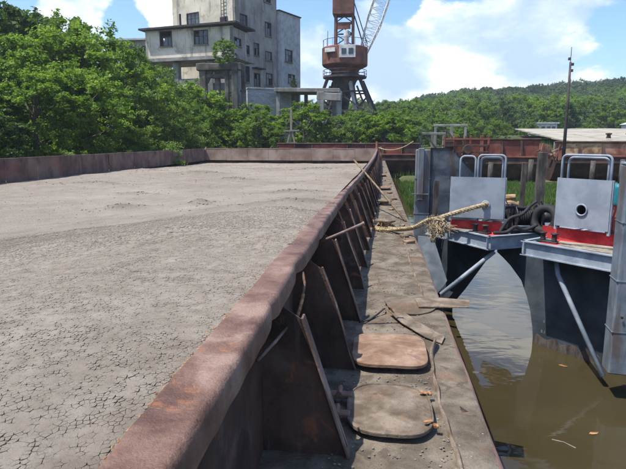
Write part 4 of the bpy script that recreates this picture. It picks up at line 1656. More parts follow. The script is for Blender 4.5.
# ------------------------------------------------------------------ rusty hulls across the channel
def rusty_hull(name, label, x0, x1, y, ztop, zled, zbot, cols, group, npan, depth=6, deckup=True):
    t = thing(name, label, 'barge', ((x0 + x1) / 2, y, zbot), 0, group)
    c = (x0 + x1) / 2
    L = x1 - x0
    def off(p):
        return (p[0] - c, p[1] - y, p[2] - zbot)
    bm = bmesh.new()
    prof = [(0, zled - .02), (-.06, zled - .45), (.7, zbot - .2), (1.8, zbot - 1.0), (depth, zbot - 1.0), (depth, zled - .02)]
    a = [bm.verts.new(off((x0, y + p[0], p[1]))) for p in prof]
    b = [bm.verts.new(off((x1, y + p[0], p[1]))) for p in prof]
    for i in range(len(prof)):
        j = (i + 1) % len(prof)
        bm.faces.new((a[i], a[j], b[j], b[i]))
    bm.faces.new(a[::-1]); bm.faces.new(b)
    obj('hull', bm, M_rdark, t)
    boxo('ledge', off((c, y + .15, zled + .03)), (L + .1, .5, .10), M_rred, t, bevel=.01)
    # coaming panels
    w = L / npan
    for i in range(npan):
        rz = rl.uniform(-.012, .012)
        boxo('panel', off((x0 + w * (i + .5), y + .62 + rl.uniform(-.02, .02), (zled + ztop) / 2 + .04)), (w - .035, .05, ztop - zled - .06), cols[i % len(cols)], t, Matrix.Rotation(rz, 3, 'Z'), .01)
        bm = bmesh.new()
        plate(bm, [off((x0 + w * i + .02, y + .59, zled + .09)), off((x0 + w * i + .02, y + .22, zled + .09)), off((x0 + w * i + .02, y + .5, ztop - .08)), off((x0 + w * i + .02, y + .59, ztop - .08))], (1, 0, 0), .05)
        obj('stay', bm, M_rdark, t)
    bm = bmesh.new()
    tube(bm, [off((x, y + .60, ztop + .03 + .03 * noise.noise(Vector((x, 1, 0))))) for x in np.linspace(x0, x1, 14)], .09, 6)
    obj('top_rail', bm, M_rdark, t)
    boxo('deck_house_floor', off((c, y + depth / 2 + .5, zled + .08)), (L - .1, depth - 1, .1), M_rdark, t)
    return t


RG = 'rusty hulls lying across the channel'
rusty_hull('rusty_barge', 'red rusted hull with riveted red panels behind the left shield', 4.6, 11.4, 40.2, 1.62, .38, -.95, [M_rred], RG, 5)
rusty_hull('rusty_barge', 'rusty hull with faded yellow and orange panels at the right edge', 12.6, 24.0, 41.0, 1.42, .42, -.8, [M_ryel, M_ryel, M_rpink, M_rred, M_ryel], RG, 7)
rusty_hull('rusty_barge', 'low dark rusted hull beyond the barge end, left of the grey plate', -9.0, 3.4, 47.2, 1.25, .35, -.9, [M_rred, M_rdark, M_rred], RG, 8)

# rusted machinery frame on the hull behind the left shield
fr = thing('machinery_frame', 'rusted red upright frame with cross beams behind the roped shield', 'machinery', (6.1, 40.4, .4))
for x in (-1.5, -.7, .0, .35, 1.1, 1.6):
    boxo('upright', (x, -.2 + .1 * math.sin(x * 5), .72), (.24 if x in (-.7, 1.1) else .13, .22, 1.55), M_rred, fr, Matrix.Rotation(.03 * math.sin(x * 9), 3, 'Y'), .02)
for z in (.35, .8, 1.25):
    boxo('crossbeam', (0, -.34, z), (3.3, .1, .12), M_rdark if z < 1 else M_rred, fr, None, .01)
bm = bmesh.new()
lathe(bm, [(.0, -.15), (.3, -.15), (.33, 0), (.3, .15), (.0, .15)], 18, (.1, -.6, .55), Matrix.Rotation(R(90), 3, 'X'))
obj('flywheel', bm, M_rdark, fr)
boxo('tank', (-1.1, .3, .9), (.7, .6, .5), M_rdark, fr, None, .05)
jk = thing('wreckage', 'tangle of flaking orange rusted plates between the two rusty hulls', 'scrap', (12.0, 40.2, .2))
rj = random.Random(21)
for i in range(16):
    bm = bmesh.new()
    a = Vector((rj.uniform(-.8, .8), rj.uniform(-.4, .6), rj.uniform(-.4, 1.0)))
    d = Vector((rj.uniform(-.5, .5), rj.uniform(-.2, .2), rj.uniform(-.5, .6)))
    if i % 2:
        bar(bm, a - d, a + d, rj.uniform(.05, .12), rj.uniform(.05, .1))
    else:
        box(bm, a, (rj.uniform(.3, .7), .04, rj.uniform(.25, .6)), Matrix.Rotation(rj.uniform(-.6, .6), 3, 'Y') @ Matrix.Rotation(rj.uniform(-.5, .5), 3, 'Z'))
        jitter(bm, .06, 3, i)
    obj('scrap_plate' if i % 2 == 0 else 'scrap_bar', bm, [M_rpink, M_rdark, M_rred, M_rpink][i % 4], jk)
# timber fenders between hull and spit
for i, (x, y, z1, lb) in enumerate(((10.2, 38.6, .3, 'dark pile standing before the red panelled hull, right one'), (7.6, 38.8, .1, 'dark pile standing before the red panelled hull, left one'), (14.5, 39.4, .2, 'dark pile before the yellow panelled hull'), (16.4, 39.4, .3, 'second dark pile before the yellow panelled hull'))):
    bm = bmesh.new(); tube(bm, [(x, y, -1.6), (x + .05, y, z1)], .17, 8)
    tag(obj('pile', bm, M_dwood, None, True), lb, 'pile', 'dark piles by the hulls')

# ------------------------------------------------------------------ lamp mast
ms = thing('mast', 'tall thin dark mast with small lamp boxes near its tip, right of centre', 'mast', (12.5, 39.2, -1.2))
bm = bmesh.new(); tube(bm, [(0, 0, 0), (0, 0, 5), (-.02, 0, 7.9)], .1, 8, True, [.13, .10, .07]); obj('shaft', bm, M_crdark, ms, True)
bm = bmesh.new(); tube(bm, [(-.02, 0, 7.9), (-.02, 0, 8.85)], .02, 6); obj('tip_rod', bm, M_crdark, ms)
for z, dx in ((7.75, .12), (8.1, -.1), (7.35, .1)):
    bm = bmesh.new(); box(bm, (dx, 0, z), (.16, .14, .18), None, .02); box(bm, (dx * .5, 0, z), (abs(dx), .03, .03)); obj('lamp_box', bm, M_crdark, ms)

# ------------------------------------------------------------------ paved slope of concrete slabs
sl = thing('slab_embankment', 'sunlit pale concrete slab embankment behind the yellow panelled hull', 'embankment')
rsn = random.Random(8)
nx_, ny_ = 9, 5
for i in range(nx_):
    for j in range(ny_):
        xa = 16.5 + i * 3.6 + j * .55
        ya = 50 + j * 6
        za = 1.3 + j * .33
        bm = bmesh.new()
        c = Vector((xa + 1.75, ya + 2.95, za + .21 + .08))
        box(bm, c, (3.45, 5.8, .16), Matrix.Rotation(math.atan2(.33, 6), 3, 'X') @ Matrix.Rotation(rsn.uniform(-.01, .01), 3, 'Z') @ Matrix.Rotation(rsn.uniform(-.012, .012), 3, 'Y'), .02)
        obj('slab', bm, M_slab, sl)
bm = bmesh.new()
box(bm, (33, 49.6, .6), (36, .5, 1.7))
obj('edge_wall', bm, M_conc, sl)
for i, (x, y, z, lb) in enumerate(((20.3, 52, 1.75, 'rusty squat bollard on the slab edge, left'), (22.0, 52, 1.75, 'rusty squat bollard on the slab edge, middle'), (25.5, 52, 1.8, 'rusty square post on the slab edge, right'))):
    bm = bmesh.new(); lathe(bm, [(.0, 0), (.22, 0), (.18, .12), (.15, .3), (.28, .36), (.26, .45), (.0, .48)], 14, (x, y, z))
    tag(obj('quay_bollard', bm, M_rdark, None, True), lb, 'bollard', 'quay bollards on the slabs')


# ------------------------------------------------------------------ buildings
WR = random.Random(17)


def window(parent, o, ax, nrm, s, z, w, h, depth=.25, bars=2):
    """window: opening box recessed: dark reveal, frame and panes"""
    d = Vector((ax[0], ax[1], 0)); n = Vector((nrm[0], nrm[1], 0))
    c = Vector((o[0], o[1], 0)) + d * (s + w / 2) + Vector((0, 0, z + h / 2))
    rot = Matrix.Rotation(math.atan2(d.y, d.x), 3, 'Z')
    bm = bmesh.new()
    t = .09
    pr = .03
    for (dx, dz, sx, sz) in ((-w / 2, 0, t, h), (w / 2, 0, t, h), (0, -h / 2, w + t, t), (0, h / 2, w + t, t)):
        box(bm, c + d * dx + n * (-.11 + pr) + Vector((0, 0, dz)), (sx, .3, sz), rot)
    f = obj('window', bm, M_frame, parent)
    nb = bars
    for i in range(nb):
        x = -w / 2 + w / nb * (i + .5)
        for (dz, hh) in ((-h * .2, h * .55), (h * .28, h * .36)):
            if WR.random() < .22:
                continue
            bm = bmesh.new()
            box(bm, c + d * x - n * .07 + Vector((0, 0, dz)), (w / nb - .09, .03, hh), rot)
            obj('pane', bm, M_glass, f)
    bm = bmesh.new()
    box(bm, c - d * 0 + n * .06 + Vector((0, 0, -h / 2 - .08)), (w + .25, .3, .07), rot)
    obj('sill', bm, M_conc, f)
    return f


def wall_with_holes(name, o, ax, nrm, length, z0, z1, holes, m, parent, th=.35):
    """facade wall with real rectangular openings, thickness inward"""
    xs = sorted({0.0, length} | {h[0] for h in holes} | {h[0] + h[2] for h in holes})
    zs = sorted({z0, z1} | {h[1] for h in holes} | {h[1] + h[3] for h in holes})
    xs = [x for x in xs if 0 <= x <= length]; zs = [z for z in zs if z0 <= z <= z1]
    d = Vector((ax[0], ax[1], 0)); n = Vector((nrm[0], nrm[1], 0)); O = Vector((o[0], o[1], 0))
    bm = bmesh.new()
    def inside(xm, zm):
        return any(h[0] < xm < h[0] + h[2] and h[1] < zm < h[1] + h[3] for h in holes)
    solid = {(i, j): not inside((xs[i] + xs[i + 1]) / 2, (zs[j] + zs[j + 1]) / 2) for i in range(len(xs) - 1) for j in range(len(zs) - 1)}
    def P3(x, z, t):
        return O + d * x - n * t + Vector((0, 0, z))
    for (i, j), s in solid.items():
        if not s:
            continue
        a, b, c, e = xs[i], xs[i + 1], zs[j], zs[j + 1]
        for t, rev in ((0, False), (th, True)):
            q = [bm.verts.new(P3(x, z, t)) for x, z in ((a, c), (b, c), (b, e), (a, e))]
            bm.faces.new(q[::-1] if rev else q)
        for (ni, nj, p1, p2) in ((i - 1, j, (a, c), (a, e)), (i + 1, j, (b, c), (b, e)), (i, j - 1, (a, c), (b, c)), (i, j + 1, (a, e), (b, e))):
            if not solid.get((ni, nj), False):
                q = [bm.verts.new(P3(*p1, 0)), bm.verts.new(P3(*p2, 0)), bm.verts.new(P3(*p2, th)), bm.verts.new(P3(*p1, th))]
                bm.faces.new(q)
    bmesh.ops.remove_doubles(bm, verts=bm.verts[:], dist=.001)
    return obj(name, bm, m, parent)


tw = thing('factory_tower', 'tall derelict concrete factory tower with front coloured as lit and windowed side coloured as shaded', 'building', (-17.8, 68, 0))
inv = Vector((17.8, -68, 0))
# local frames (parts are children placed in world numbers minus the origin)
d1 = (.40674, .91355); d2 = (-.91355, .40674)
nR = (d1[1], -d1[0]); nL = (-d1[0], -d1[1])
Z0, ZT = .3, 26.0
RW = [(.98, 15.3, 1.35, 1.65), (6.22, 15.2, 1.3, 1.7), (3.74, 12.4, 1.0, 1.5), (6.24, 12.1, 1.35, 1.1), (1.85, 12.3, .8, 1.05), (1.87, 8.9, .7, 1.9), (3.62, 8.5, 1.25, 1.65), (6.28, 8.85, 1.4, 1.55), (5.95, 19.4, 1.5, 1.2), (2.0, 19.6, 1.3, 1.5), (3.6, 5.2, 1.2, 1.6), (6.3, 5.2, 1.3, 1.6)]
LW = [(5.87, 15.95, 2.0, 1.65), (1.2, 15.6, 1.1, .95), (5.87, 20, 2.0, 1.7), (1.5, 20, 1.5, 1.5)]
RW = [(a, b, c, d) for a, b, c, d in RW]
right_w = wall_with_holes('side_wall', (0, 0), d1, nR, 8.9, Z0, ZT, RW, M_stucco_d, tw)
left_w = wall_with_holes('front_wall', (0, 0), d2, nL, 10.4, Z0, ZT, LW, M_stucco_l, tw)
for a in RW:
    window(tw, (0, 0), d1, nR, *a, bars=2)
for a in LW:
    window(tw, (0, 0), d2, nL, *a, bars=3)
# rear walls, roof and dark interior floors
ce = Vector((d1[0] * 4.45 + d2[0] * 5.2, d1[1] * 4.45 + d2[1] * 5.2, 0))
rotT = Matrix.Rotation(math.atan2(d1[1], d1[0]), 3, 'Z')
for z in (.35, 4.5, 8.0, 11.6, 14.9, 18.7, 22.4, 25.9):
    boxo('floor_slab', ce + Vector((0, 0, z)), (8.1, 9.6, .25), M_conc, tw, rotT)
boxo('rear_wall', Vector((d1[0] * 8.72, d1[1] * 8.72, 0)) + Vector((d2[0] * 5.4, d2[1] * 5.4, 13.1)), (.3, 9.9, 25.6), M_stucco_d, tw, rotT)
boxo('rear_wall', Vector((d2[0] * 10.2, d2[1] * 10.2, 0)) + Vector((d1[0] * 4.4, d1[1] * 4.4, 13.1)), (8.0, .3, 25.6), M_stucco_d, tw, rotT)
# ladder up the front corner
lad = bmesh.new()
for s in (1.5, 1.95):
    p = Vector((d2[0] * s, d2[1] * s, 0)) + Vector((nL[0], nL[1], 0)) * .25
    bar(lad, p + Vector((0, 0, 15.8)), p + Vector((0, 0, 26)), .07)
for k in range(24):
    z = 16 + k * .42
    p = Vector((nL[0], nL[1], 0)) * .25
    bar(lad, Vector((d2[0] * 1.5, d2[1] * 1.5, z)) + p, Vector((d2[0] * 1.95, d2[1] * 1.95, z)) + p, .05)
obj('ladder', lad, M_crdark, tw)
boxo('canopy', Vector((d1[0] * 4.2 + nR[0] * .4, d1[1] * 4.2 + nR[1] * .4, 10.75)), (2.0, .8, .14), M_tar, tw, rotT)

# rear stair block
sb = thing('stair_block', 'narrow paler block with two windows at the right of the factory tower', 'building', (-17.8 + d1[0] * 8.95, 68 + d1[1] * 8.95, 0))
BW = [(1.47, 12.4, 1.7, 1.6), (2.17, 9.6, 1.6, 1.15), (2.2, 5.5, 1.5, 1.2)]
wall_with_holes('side_wall', (0.3, -.03), d1, nR, 5.4, Z0, 18.8, BW, M_block, sb)
for a in BW:
    window(sb, (0.3, -.03), d1, nR, *a, bars=2)
boxo('front_wall', Vector((0.3 + nL[0] * -.2, -.03 + nL[1] * -.2, 9.5)) + Vector((d2[0] * .9, d2[1] * .9, 0)), (.3, 1.8, 18.5), M_block, sb, rotT)
boxo('rear_wall', Vector((.3 + d1[0] * 5.2, -.03 + d1[1] * 5.2, 9.5)) + Vector((d2[0] * 2, d2[1] * 2, 0)), (.3, 3.5, 18.4), M_block, sb, rotT)
boxo('roof', Vector((.3 + d1[0] * 2.7 + d2[0] * 1.8, -.03 + d1[1] * 2.7 + d2[1] * 1.8, 18.85)), (5.6, 3.9, .15), M_tar, sb, rotT)
for z in (4.6, 8.8, 11.7, 15.2):
    boxo('floor_slab', Vector((.3 + d1[0] * 2.6 + d2[0] * 2.2, -.03 + d1[1] * 2.6 + d2[1] * 2.2, z)), (4.6, 3.2, .2), M_conc, sb, rotT)

# annex on columns
ax_o = (-16.82, 62.83)
an = thing('annex', 'cream annex on tall concrete columns with broken windows and dark roof edge', 'building', (ax_o[0], ax_o[1], 0))
da = (-.98306, .18328); na = (-.18328, -.98306); ds = (.18328, .98306); ns = (.98306, -.18328)
AW = [(7.83, 12.5, 1.55, 1.7), (3.1, 12.5, 1.75, 1.55)]
SW = [(.45, 12.35, 1.75, .85)]
wall_with_holes('front_wall', (0, 0), da, na, 11.4, 11.1, 14.35, AW, M_stucco_l, an, .3)
wall_with_holes('side_wall', (0, 0), ds, ns, 3.6, 11.1, 14.25, SW, M_stucco_d, an, .3)
for a in AW:
    window(an, (0, 0), da, na, *a, bars=3)
for a in SW:
    window(an, (0, 0), ds, ns, *a, bars=2)
rotA = Matrix.Rotation(math.atan2(da[1], da[0]), 3, 'Z')
cA = Vector((da[0] * 5.5 + ds[0] * 2.0, da[1] * 5.5 + ds[1] * 2.0, 0))
boxo('roof', cA + Vector((0, 0, 14.52)), (12.6, 5.6, .2), M_tar, an, rotA @ Matrix.Rotation(.012, 3, 'Y'))
boxo('floor_slab', cA + Vector((0, 0, 10.9)), (12.4, 5.4, .38), M_conc, an, rotA)
boxo('inner_wall', Vector((da[0] * 5.5 + ds[0] * 3.7, da[1] * 5.5 + ds[1] * 3.7, 12.7)), (11.0, .2, 3.0), M_stucco_l, an, rotA)
boxo('side_wall', Vector((da[0] * 11.25 + ds[0] * 1.9, da[1] * 11.25 + ds[1] * 1.9, 12.7)), (.25, 3.1, 3.1), M_stucco_l, an, rotA)
boxo('inner_floor', cA + Vector((0, 0, 11.18)), (10.8, 3.4, .1), M_conc, an, rotA)
for (s, dd) in ((2.9, .2), (7.4, .2), (11.0, .2), (2.9, 3.5), (11.0, 3.5)):
    p = Vector((da[0] * s + ds[0] * dd, da[1] * s + ds[1] * dd, 0))
    bm = bmesh.new()
    box(bm, p + Vector((0, 0, 5.3)), (.75, .7, 10.7), rotA, .05)
    obj('column', bm, M_conc, an)
boxo('lower_beam', cA + Vector((da[0] * 0, 0, 8.4)) - Vector((ds[0] * 1.9, ds[1] * 1.9, 0)), (9.0, .4, .6), M_conc, an, rotA)
bm = bmesh.new(); tube(bm, [Vector((da[0] * 6.6, da[1] * 6.6, 14.5)), Vector((da[0] * 6.6, da[1] * 6.6, 16.0))], .13, 8)
obj('vent_pipe', bm, M_tar, an)

# broken concrete trestle in front (columns at picture centre-left)
tr = thing('concrete_trestle', 'ruined dark concrete trestle with overgrown top standing before the tower', 'structure frame', (-16.6, 58.5, 0))
for (x, y, w) in ((-2.35, 0, .75), (-.9, .4, .5), (.25, 0, .45), (1.2, -.3, .62), (1.7, 1.2, .4)):
    bm = bmesh.new()
    box(bm, (x, y, 4.9), (w, .6, 9.6), Matrix.Rotation(.05 * x, 3, 'Z'), .06)
    jitter(bm, .06, .8, x)
    obj('column', bm, M_concd, tr)
bm = bmesh.new(); box(bm, (-.55, 0, 9.3), (4.9, .9, .75), None, .07); jitter(bm, .1, 1.2); obj('top_beam', bm, M_concd, tr)
bm = bmesh.new(); box(bm, (-.5, .1, 8.3), (3.6, .5, .4), Matrix.Rotation(.05, 3, 'Y'), .05); obj('lower_beam', bm, M_concd, tr)
bm = bmesh.new(); plate(bm, [(-1.9, -.1, 8.9), (-1.3, -.1, 8.9), (-1.9, -.1, 7.6)], (0, 1, 0), .4); obj('haunch', bm, M_concd, tr)

# block-built lower store
st = thing('brick_store', 'pale brick store below the tower, left of the concrete ramp', 'building', (-15.2, 62.5, 0))
a0 = Vector((0, 0, 0)); a1 = Vector((4.55, 2.9, 0))
dW = (a1 - a0).normalized()
rotS = Matrix.Rotation(math.atan2(dW.y, dW.x), 3, 'Z')
boxo('wall', a0 + dW * 2.75 + Vector((0, 0, 3.9)), (5.5, .4, 7.2), M_brick, st, rotS, .02)
for z in (.9, 4.2, 7.35):
    boxo('course_band', a0 + dW * 2.75 + Vector((0, -.03, z)), (5.54, .42, .14), M_conc, st, rotS)
boxo('opening', a0 + dW * 3.6 + Vector((.0, -.03, 2.3)), (.9, .42, .9), M_frame, st, rotS)
boxo('core_wall', a0 + dW * 2.9 + Vector((-.04, .26, 3.7)), (5.2, .2, 7.0), M_conc, st, rotS)
boxo('roof', a0 + dW * 2.9 + Vector((-.8, 1.9, 7.45)), (5.4, 4.2, .25), M_conc, st, rotS)
boxo('end_wall', a1 + dW * .5 + Vector((-1.0, 1.9, 3.7)), (.3, 3.6, 7.0), M_conc, st, rotS)

# raised concrete gallery
ga = thing('concrete_gallery', 'raised concrete slab gallery on square columns under the crane', 'structure frame', (-7.6, 62, 0))
bm = bmesh.new()
box(bm, (-.6, 2.0, 7.1), (7.4, 4.4, .42), Matrix.Rotation(.02, 3, 'Y'), .04)
jitter(bm, .05, .7)
obj('deck_slab', bm, M_conc, ga)
for (x, y, w) in ((1.0, -.1, .75), (3.0, .2, .6), (-2.2, 3.6, .45), (-1.2, 3.9, .4), (2.2, 3.8, .5), (-3.9, .3, .4)):
    bm = bmesh.new(); box(bm, (x, y, 3.55), (w, w * .8, 6.7), None, .04); jitter(bm, .03, 1.5, x); obj('column', bm, M_conc, ga)
bm = bmesh.new(); box(bm, (1.9, -.2, 6.35), (2.7, .4, .8), Matrix.Rotation(.06, 3, 'Y'), .04); obj('side_beam', bm, M_conc, ga)
bm = bmesh.new(); bar(bm, (-1.0, 3.5, 3.5), (.6, 3.5, 6.6), .35, .35); obj('diagonal', bm, M_conc, ga)

# wooden A-frame
af = thing('wooden_trestle', 'pale wooden A-frame standing behind the far coaming below the gallery', 'trestle', (-8.4, 52.0, .3))
for nm, a, b in (('leg', (-.62, 0, 0), (-.05, 0, 2.2)), ('leg', (.62, 0, 0), (.05, 0, 2.2)), ('post', (0, .05, 1.5), (0, .05, 4.2)), ('crossbar', (-.75, -.06, 2.15), (.8, -.06, 2.2)), ('crossbar', (-.4, -.06, 1.0), (.4, -.06, 1.0))):
    bm = bmesh.new(); bar(bm, a, b, .2, .14); obj(nm, bm, M_wood, af)

# far shed
fs_ = thing('far_shed', 'grey flat-roofed shed peeking over the trees left of the annex', 'building', (-37, 84, 0))
boxo('wall', (0, 0, 8.3), (7.6, 5, 16), M_stucco_d, fs_)
boxo('roof', (0, -.2, 16.45), (8.2, 5.8, .25), M_block, fs_)
for x in (-2.4, -.6, 1.2, 3.0):
    bm = bmesh.new(); box(bm, (x, -2.52, 15.2), (1.3, .08, .7)); f = obj('window', bm, M_frame, fs_)

# right bank: concrete ruins and small white house
for (x, y, z, w, h, lb) in ((3.95, 60, .5, .75, 2.4, 'pair of ruined concrete posts behind the grey plate'), (8.2, 66, 1.0, 3.4, 2.4, 'open ruined concrete frame standing among bushes on the right bank'), (5.6, 61, .5, 2.6, 1.9, 'low concrete frame with diagonal strut left of the open frame')):
    t = thing('ruined_portal', lb, 'ruin', (x, y, z), 0, 'concrete ruins on the right bank')
    for dx in (-w / 2, w / 2):
        boxo('post', (dx, 0, h / 2 - .5), (.28, .3, h + 1), M_conc, t, None, .03)
    boxo('lintel', (0, 0, h - .12), (w + .4, .34, .26), M_conc, t, None, .03)
    if w > 2:
        bm = bmesh.new(); bar(bm, (-w * .2, 0, h - .3), (w * .25, 0, 0), .22, .2); obj('strut', bm, M_crdark, t)
        boxo('post', (0.1 * w, 1.5, h / 2 - .5), (.3, .3, h + .8), M_conc, t)
hs = thing('small_house', 'small white flat house with dark windows below the wooded hill', 'house', (30.2, 110, 2.4))
boxo('wall', (0, 0, .7), (5.4, 4, 3.0), M_crwhite, hs)
boxo('roof', (0, 0, 2.33), (6.0, 4.6, .25), M_block, hs)
for x in (-1.9, -.9, .2, 1.2, 2.1):
    bm = bmesh.new(); box(bm, (x, -2.02, 1.3), (.6, .08, .8)); obj('window', bm, M_glass, hs)
h3 = thing('small_house', 'low pale gabled shed half hidden at the right end of the slabs', 'house', (41, 92, 3.0))
boxo('wall', (0, 0, .2), (5, 4, 1.6), M_crwhite, h3)
bm = bmesh.new(); plate(bm, [(-2.8, -2.2, 1.0), (2.8, -2.2, 1.0), (0, -2.2, 2.0)], (0, 1, 0), 4.4); obj('roof', bm, M_block, h3)

# ------------------------------------------------------------------ harbour crane
cr = thing('harbour_crane', 'rusty portal harbour crane with round brown cab and white lattice boom', 'crane', (-4.8, 75, 1.0))
def cz(z):
    return z - 1.0
# portal legs
for (a, b, m) in (((-2.2, -1.4, cz(9.5)), (-5.6, -2.6, -1), M_crdark), ((2.1, -1.4, cz(9.5)), (5.9, -2.6, -1), M_crdark), ((-1.6, 1.6, cz(9.4)), (-4.4, 3, -1), M_crdark), ((2.3, 1.6, cz(9.5)), (6.6, 3.2, -1), M_crdark), ((.8, -1.2, cz(9.2)), (2.8, -2.8, -1), M_crwhite), ((-1.0, -1.2, cz(9.2)), (-3.0, -2.8, -1), M_crdark)):
    bm = bmesh.new(); bar(bm, a, b, .38, .38); obj('leg', bm, m, cr)
for a_, b_ in (((-3.1, -1.8, cz(7.2)), (-1.0, -1.0, cz(5.0))), ((-1.8, -1.6, cz(8.6)), (-4.4, -2.3, cz(3.2))), ((1.7, -1.6, cz(8.6)), (3.9, -2.3, cz(3.2))), ((3.1, -1.8, cz(7.2)), (.8, -1.2, cz(4.6))),
               ((-1.2, -1.5, cz(9.3)), (-2.4, -1.9, cz(3.0))), ((1.2, -1.5, cz(9.3)), (2.3, -1.9, cz(3.0))), ((-3.9, -2.2, cz(4.6)), (.2, -2.2, cz(7.4))), ((3.9, -2.2, cz(4.6)), (-.2, -2.2, cz(7.4)))):
    bm = bmesh.new(); bar(bm, a_, b_, .2, .2); obj('strut', bm, M_crdark, cr)
for z in (7.9, 5.4):
    bm = bmesh.new()
    k = 1.0 + (9.4 - z) * .28
    P4 = [(-2.0 * k, -1.4 * k, cz(z)), (1.8 * k, -1.4 * k, cz(z)), (2.0 * k, 1.6 * k, cz(z)), (-1.8 * k, 1.6 * k, cz(z))]
    for i in range(4):
        bar(bm, P4[i], P4[(i + 1) % 4], .16, .2)
    obj('ring_beam', bm, M_crdark, cr)
bm = bmesh.new()
lathe(bm, [(0, cz(4.2)), (.5, cz(4.2)), (.55, cz(6.0)), (1.0, cz(7.8)), (1.55, cz(9.2)), (1.8, cz(9.6)), (2.9, cz(9.7)), (2.9, cz(9.95)), (1.9, cz(10.0)), (1.9, cz(10.3)), (0, cz(10.3))], 20)
obj('slewing_column', bm, M_crdark, cr)
bm = bmesh.new()
for k in range(14):
    a = 2 * math.pi * k / 14
    bar(bm, (2.9 * math.cos(a), 2.9 * math.sin(a), cz(9.8)), (2.9 * math.cos(a), 2.9 * math.sin(a), cz(10.7)), .05)
for z in (10.25, 10.7):
    tube(bm, [(2.9 * math.cos(a), 2.9 * math.sin(a), cz(z)) for a in np.linspace(0, 2 * math.pi, 29)], .035, 4, False)
obj('platform_railing', bm, M_crdark, cr)
# machine house: tapering underside, faceted drum
bm = bmesh.new()
lathe(bm, [(0, cz(10.3)), (1.7, cz(10.3)), (2.0, cz(10.8)), (2.95, cz(11.25)), (3.05, cz(11.4)), (3.05, cz(13.5)), (2.95, cz(13.6)), (0, cz(13.65))], 16)
bmesh.ops.rotate(bm, verts=bm.verts[:], matrix=Matrix.Rotation(.2, 3, 'Z'))
obj('machine_house', bm, M_crane, cr)
bm = bmesh.new(); box(bm, (.5, -2.98, cz(12.75)), (2.1, .35, 1.55), None, .03); cf = obj('cab_front', bm, M_crwhite, cr)
for x in (.05, .95):
    bm = bmesh.new(); box(bm, (x, -3.17, cz(12.75)), (.6, .06, .7)); obj('cab_window', bm, M_glass, cf)
bm = bmesh.new()
bar(bm, (-2.35, -2.25, cz(13.0)), (-1.0, -2.85, cz(13.0)), .5, .5)
obj('side_window_band', bm, M_crwhite, cr)
# lattice mast above the cab
ml = [(-1.25, -.9), (1.05, -.9), (1.05, .9), (-1.25, .9)]
for i, (x, y) in enumerate(ml):
    bm = bmesh.new(); bar(bm, (x, y, cz(13.6)), (x * .95, y * .8, cz(22)), .30, .30); obj('mast_post', bm, M_crane if i < 2 else M_crdark, cr)
bm = bmesh.new()
lv = [13.8, 15.2, 16.6, 18.2]
for i in range(len(lv) - 1):
    for (p, q) in ((0, 1), (1, 2), (3, 0)):
        a, b = ml[p], ml[q]
        bar(bm, (*a, cz(lv[i])), (*b, cz(lv[i + 1])), .12); bar(bm, (*b, cz(lv[i])), (*a, cz(lv[i + 1])), .12)
        bar(bm, (*a, cz(lv[i + 1])), (*b, cz(lv[i + 1])), .16)
obj('mast_bracing', bm, M_crdark, cr)
bm = bmesh.new(); box(bm, (-.2, -.3, cz(18.55)), (2.75, 2.3, 1.9), None, .06); obj('counterweight', bm, M_crane, cr)
bm = bmesh.new(); box(bm, (-.1, -1.05, cz(16.2)), (1.7, .2, .8)); obj('plate_panel', bm, M_crane, cr)
bm = bmesh.new(); lathe(bm, [(0, cz(13.9)), (.3, cz(13.9)), (.38, cz(15.0)), (.3, cz(15.6)), (0, cz(15.7))], 12, (.25, -1.2, 0)); obj('white_drum', bm, M_crwhite, cr)
for a_, b_, w_ in (((1.2, 0, cz(17.6)), (2.6, 0, cz(13.4)), .16), ((1.1, .8, cz(19.5)), (2.9, .8, cz(14.2)), .12), ((-2.2, -1.2, cz(13.6)), (-2.2, -1.2, cz(15.6)), .07)):
    bm = bmesh.new(); bar(bm, a_, b_, w_); obj('stay', bm, M_crdark, cr)
bm = bmesh.new()
for k in range(10):
    a = math.pi + math.pi * k / 9
    bar(bm, (2.9 * math.cos(a), 2.9 * math.sin(a), cz(13.6)), (2.9 * math.cos(a), 2.9 * math.sin(a), cz(14.5)), .045)
tube(bm, [(2.9 * math.cos(a), 2.9 * math.sin(a), cz(14.5)) for a in np.linspace(math.pi, 2 * math.pi, 15)], .035, 4, False)
obj('roof_railing', bm, M_crdark, cr)
# white lattice boom rising to the right
A0 = Vector((2.4, 0, cz(12.9))); A1 = Vector((6.4, 2.0, cz(25)))
dd_ = (A1 - A0).normalized(); sx = Vector((dd_.z, 0, -dd_.x)).normalized(); sy = dd_.cross(sx)
bm = bmesh.new()
def bp_(t, u, v):
    w = .45 + .5 * min(1, t * 3)
    return A0 + (A1 - A0) * t + sx * u * w + sy * v * w
for (u, v) in ((-1, -1), (1, -1), (1, 1), (-1, 1)):
    tube(bm, [bp_(t, u, v) for t in (0, .33, 1)], .10, 6)
obj('boom', bm, M_crwhite, cr)
bm = bmesh.new()
N_ = 14
for i in range(N_):
    t0_, t1_ = i / N_, (i + 1) / N_
    for (u0, v0, u1, v1) in ((-1, -1, 1, -1), (1, -1, 1, 1), (1, 1, -1, 1), (-1, 1, -1, -1)):
        bar(bm, bp_(t0_, u0, v0), bp_(t1_, u1, v1), .06)
        bar(bm, bp_(t1_, u0, v0), bp_(t1_, u1, v1), .06)
obj('boom_lattice', bm, M_crwhite, cr)

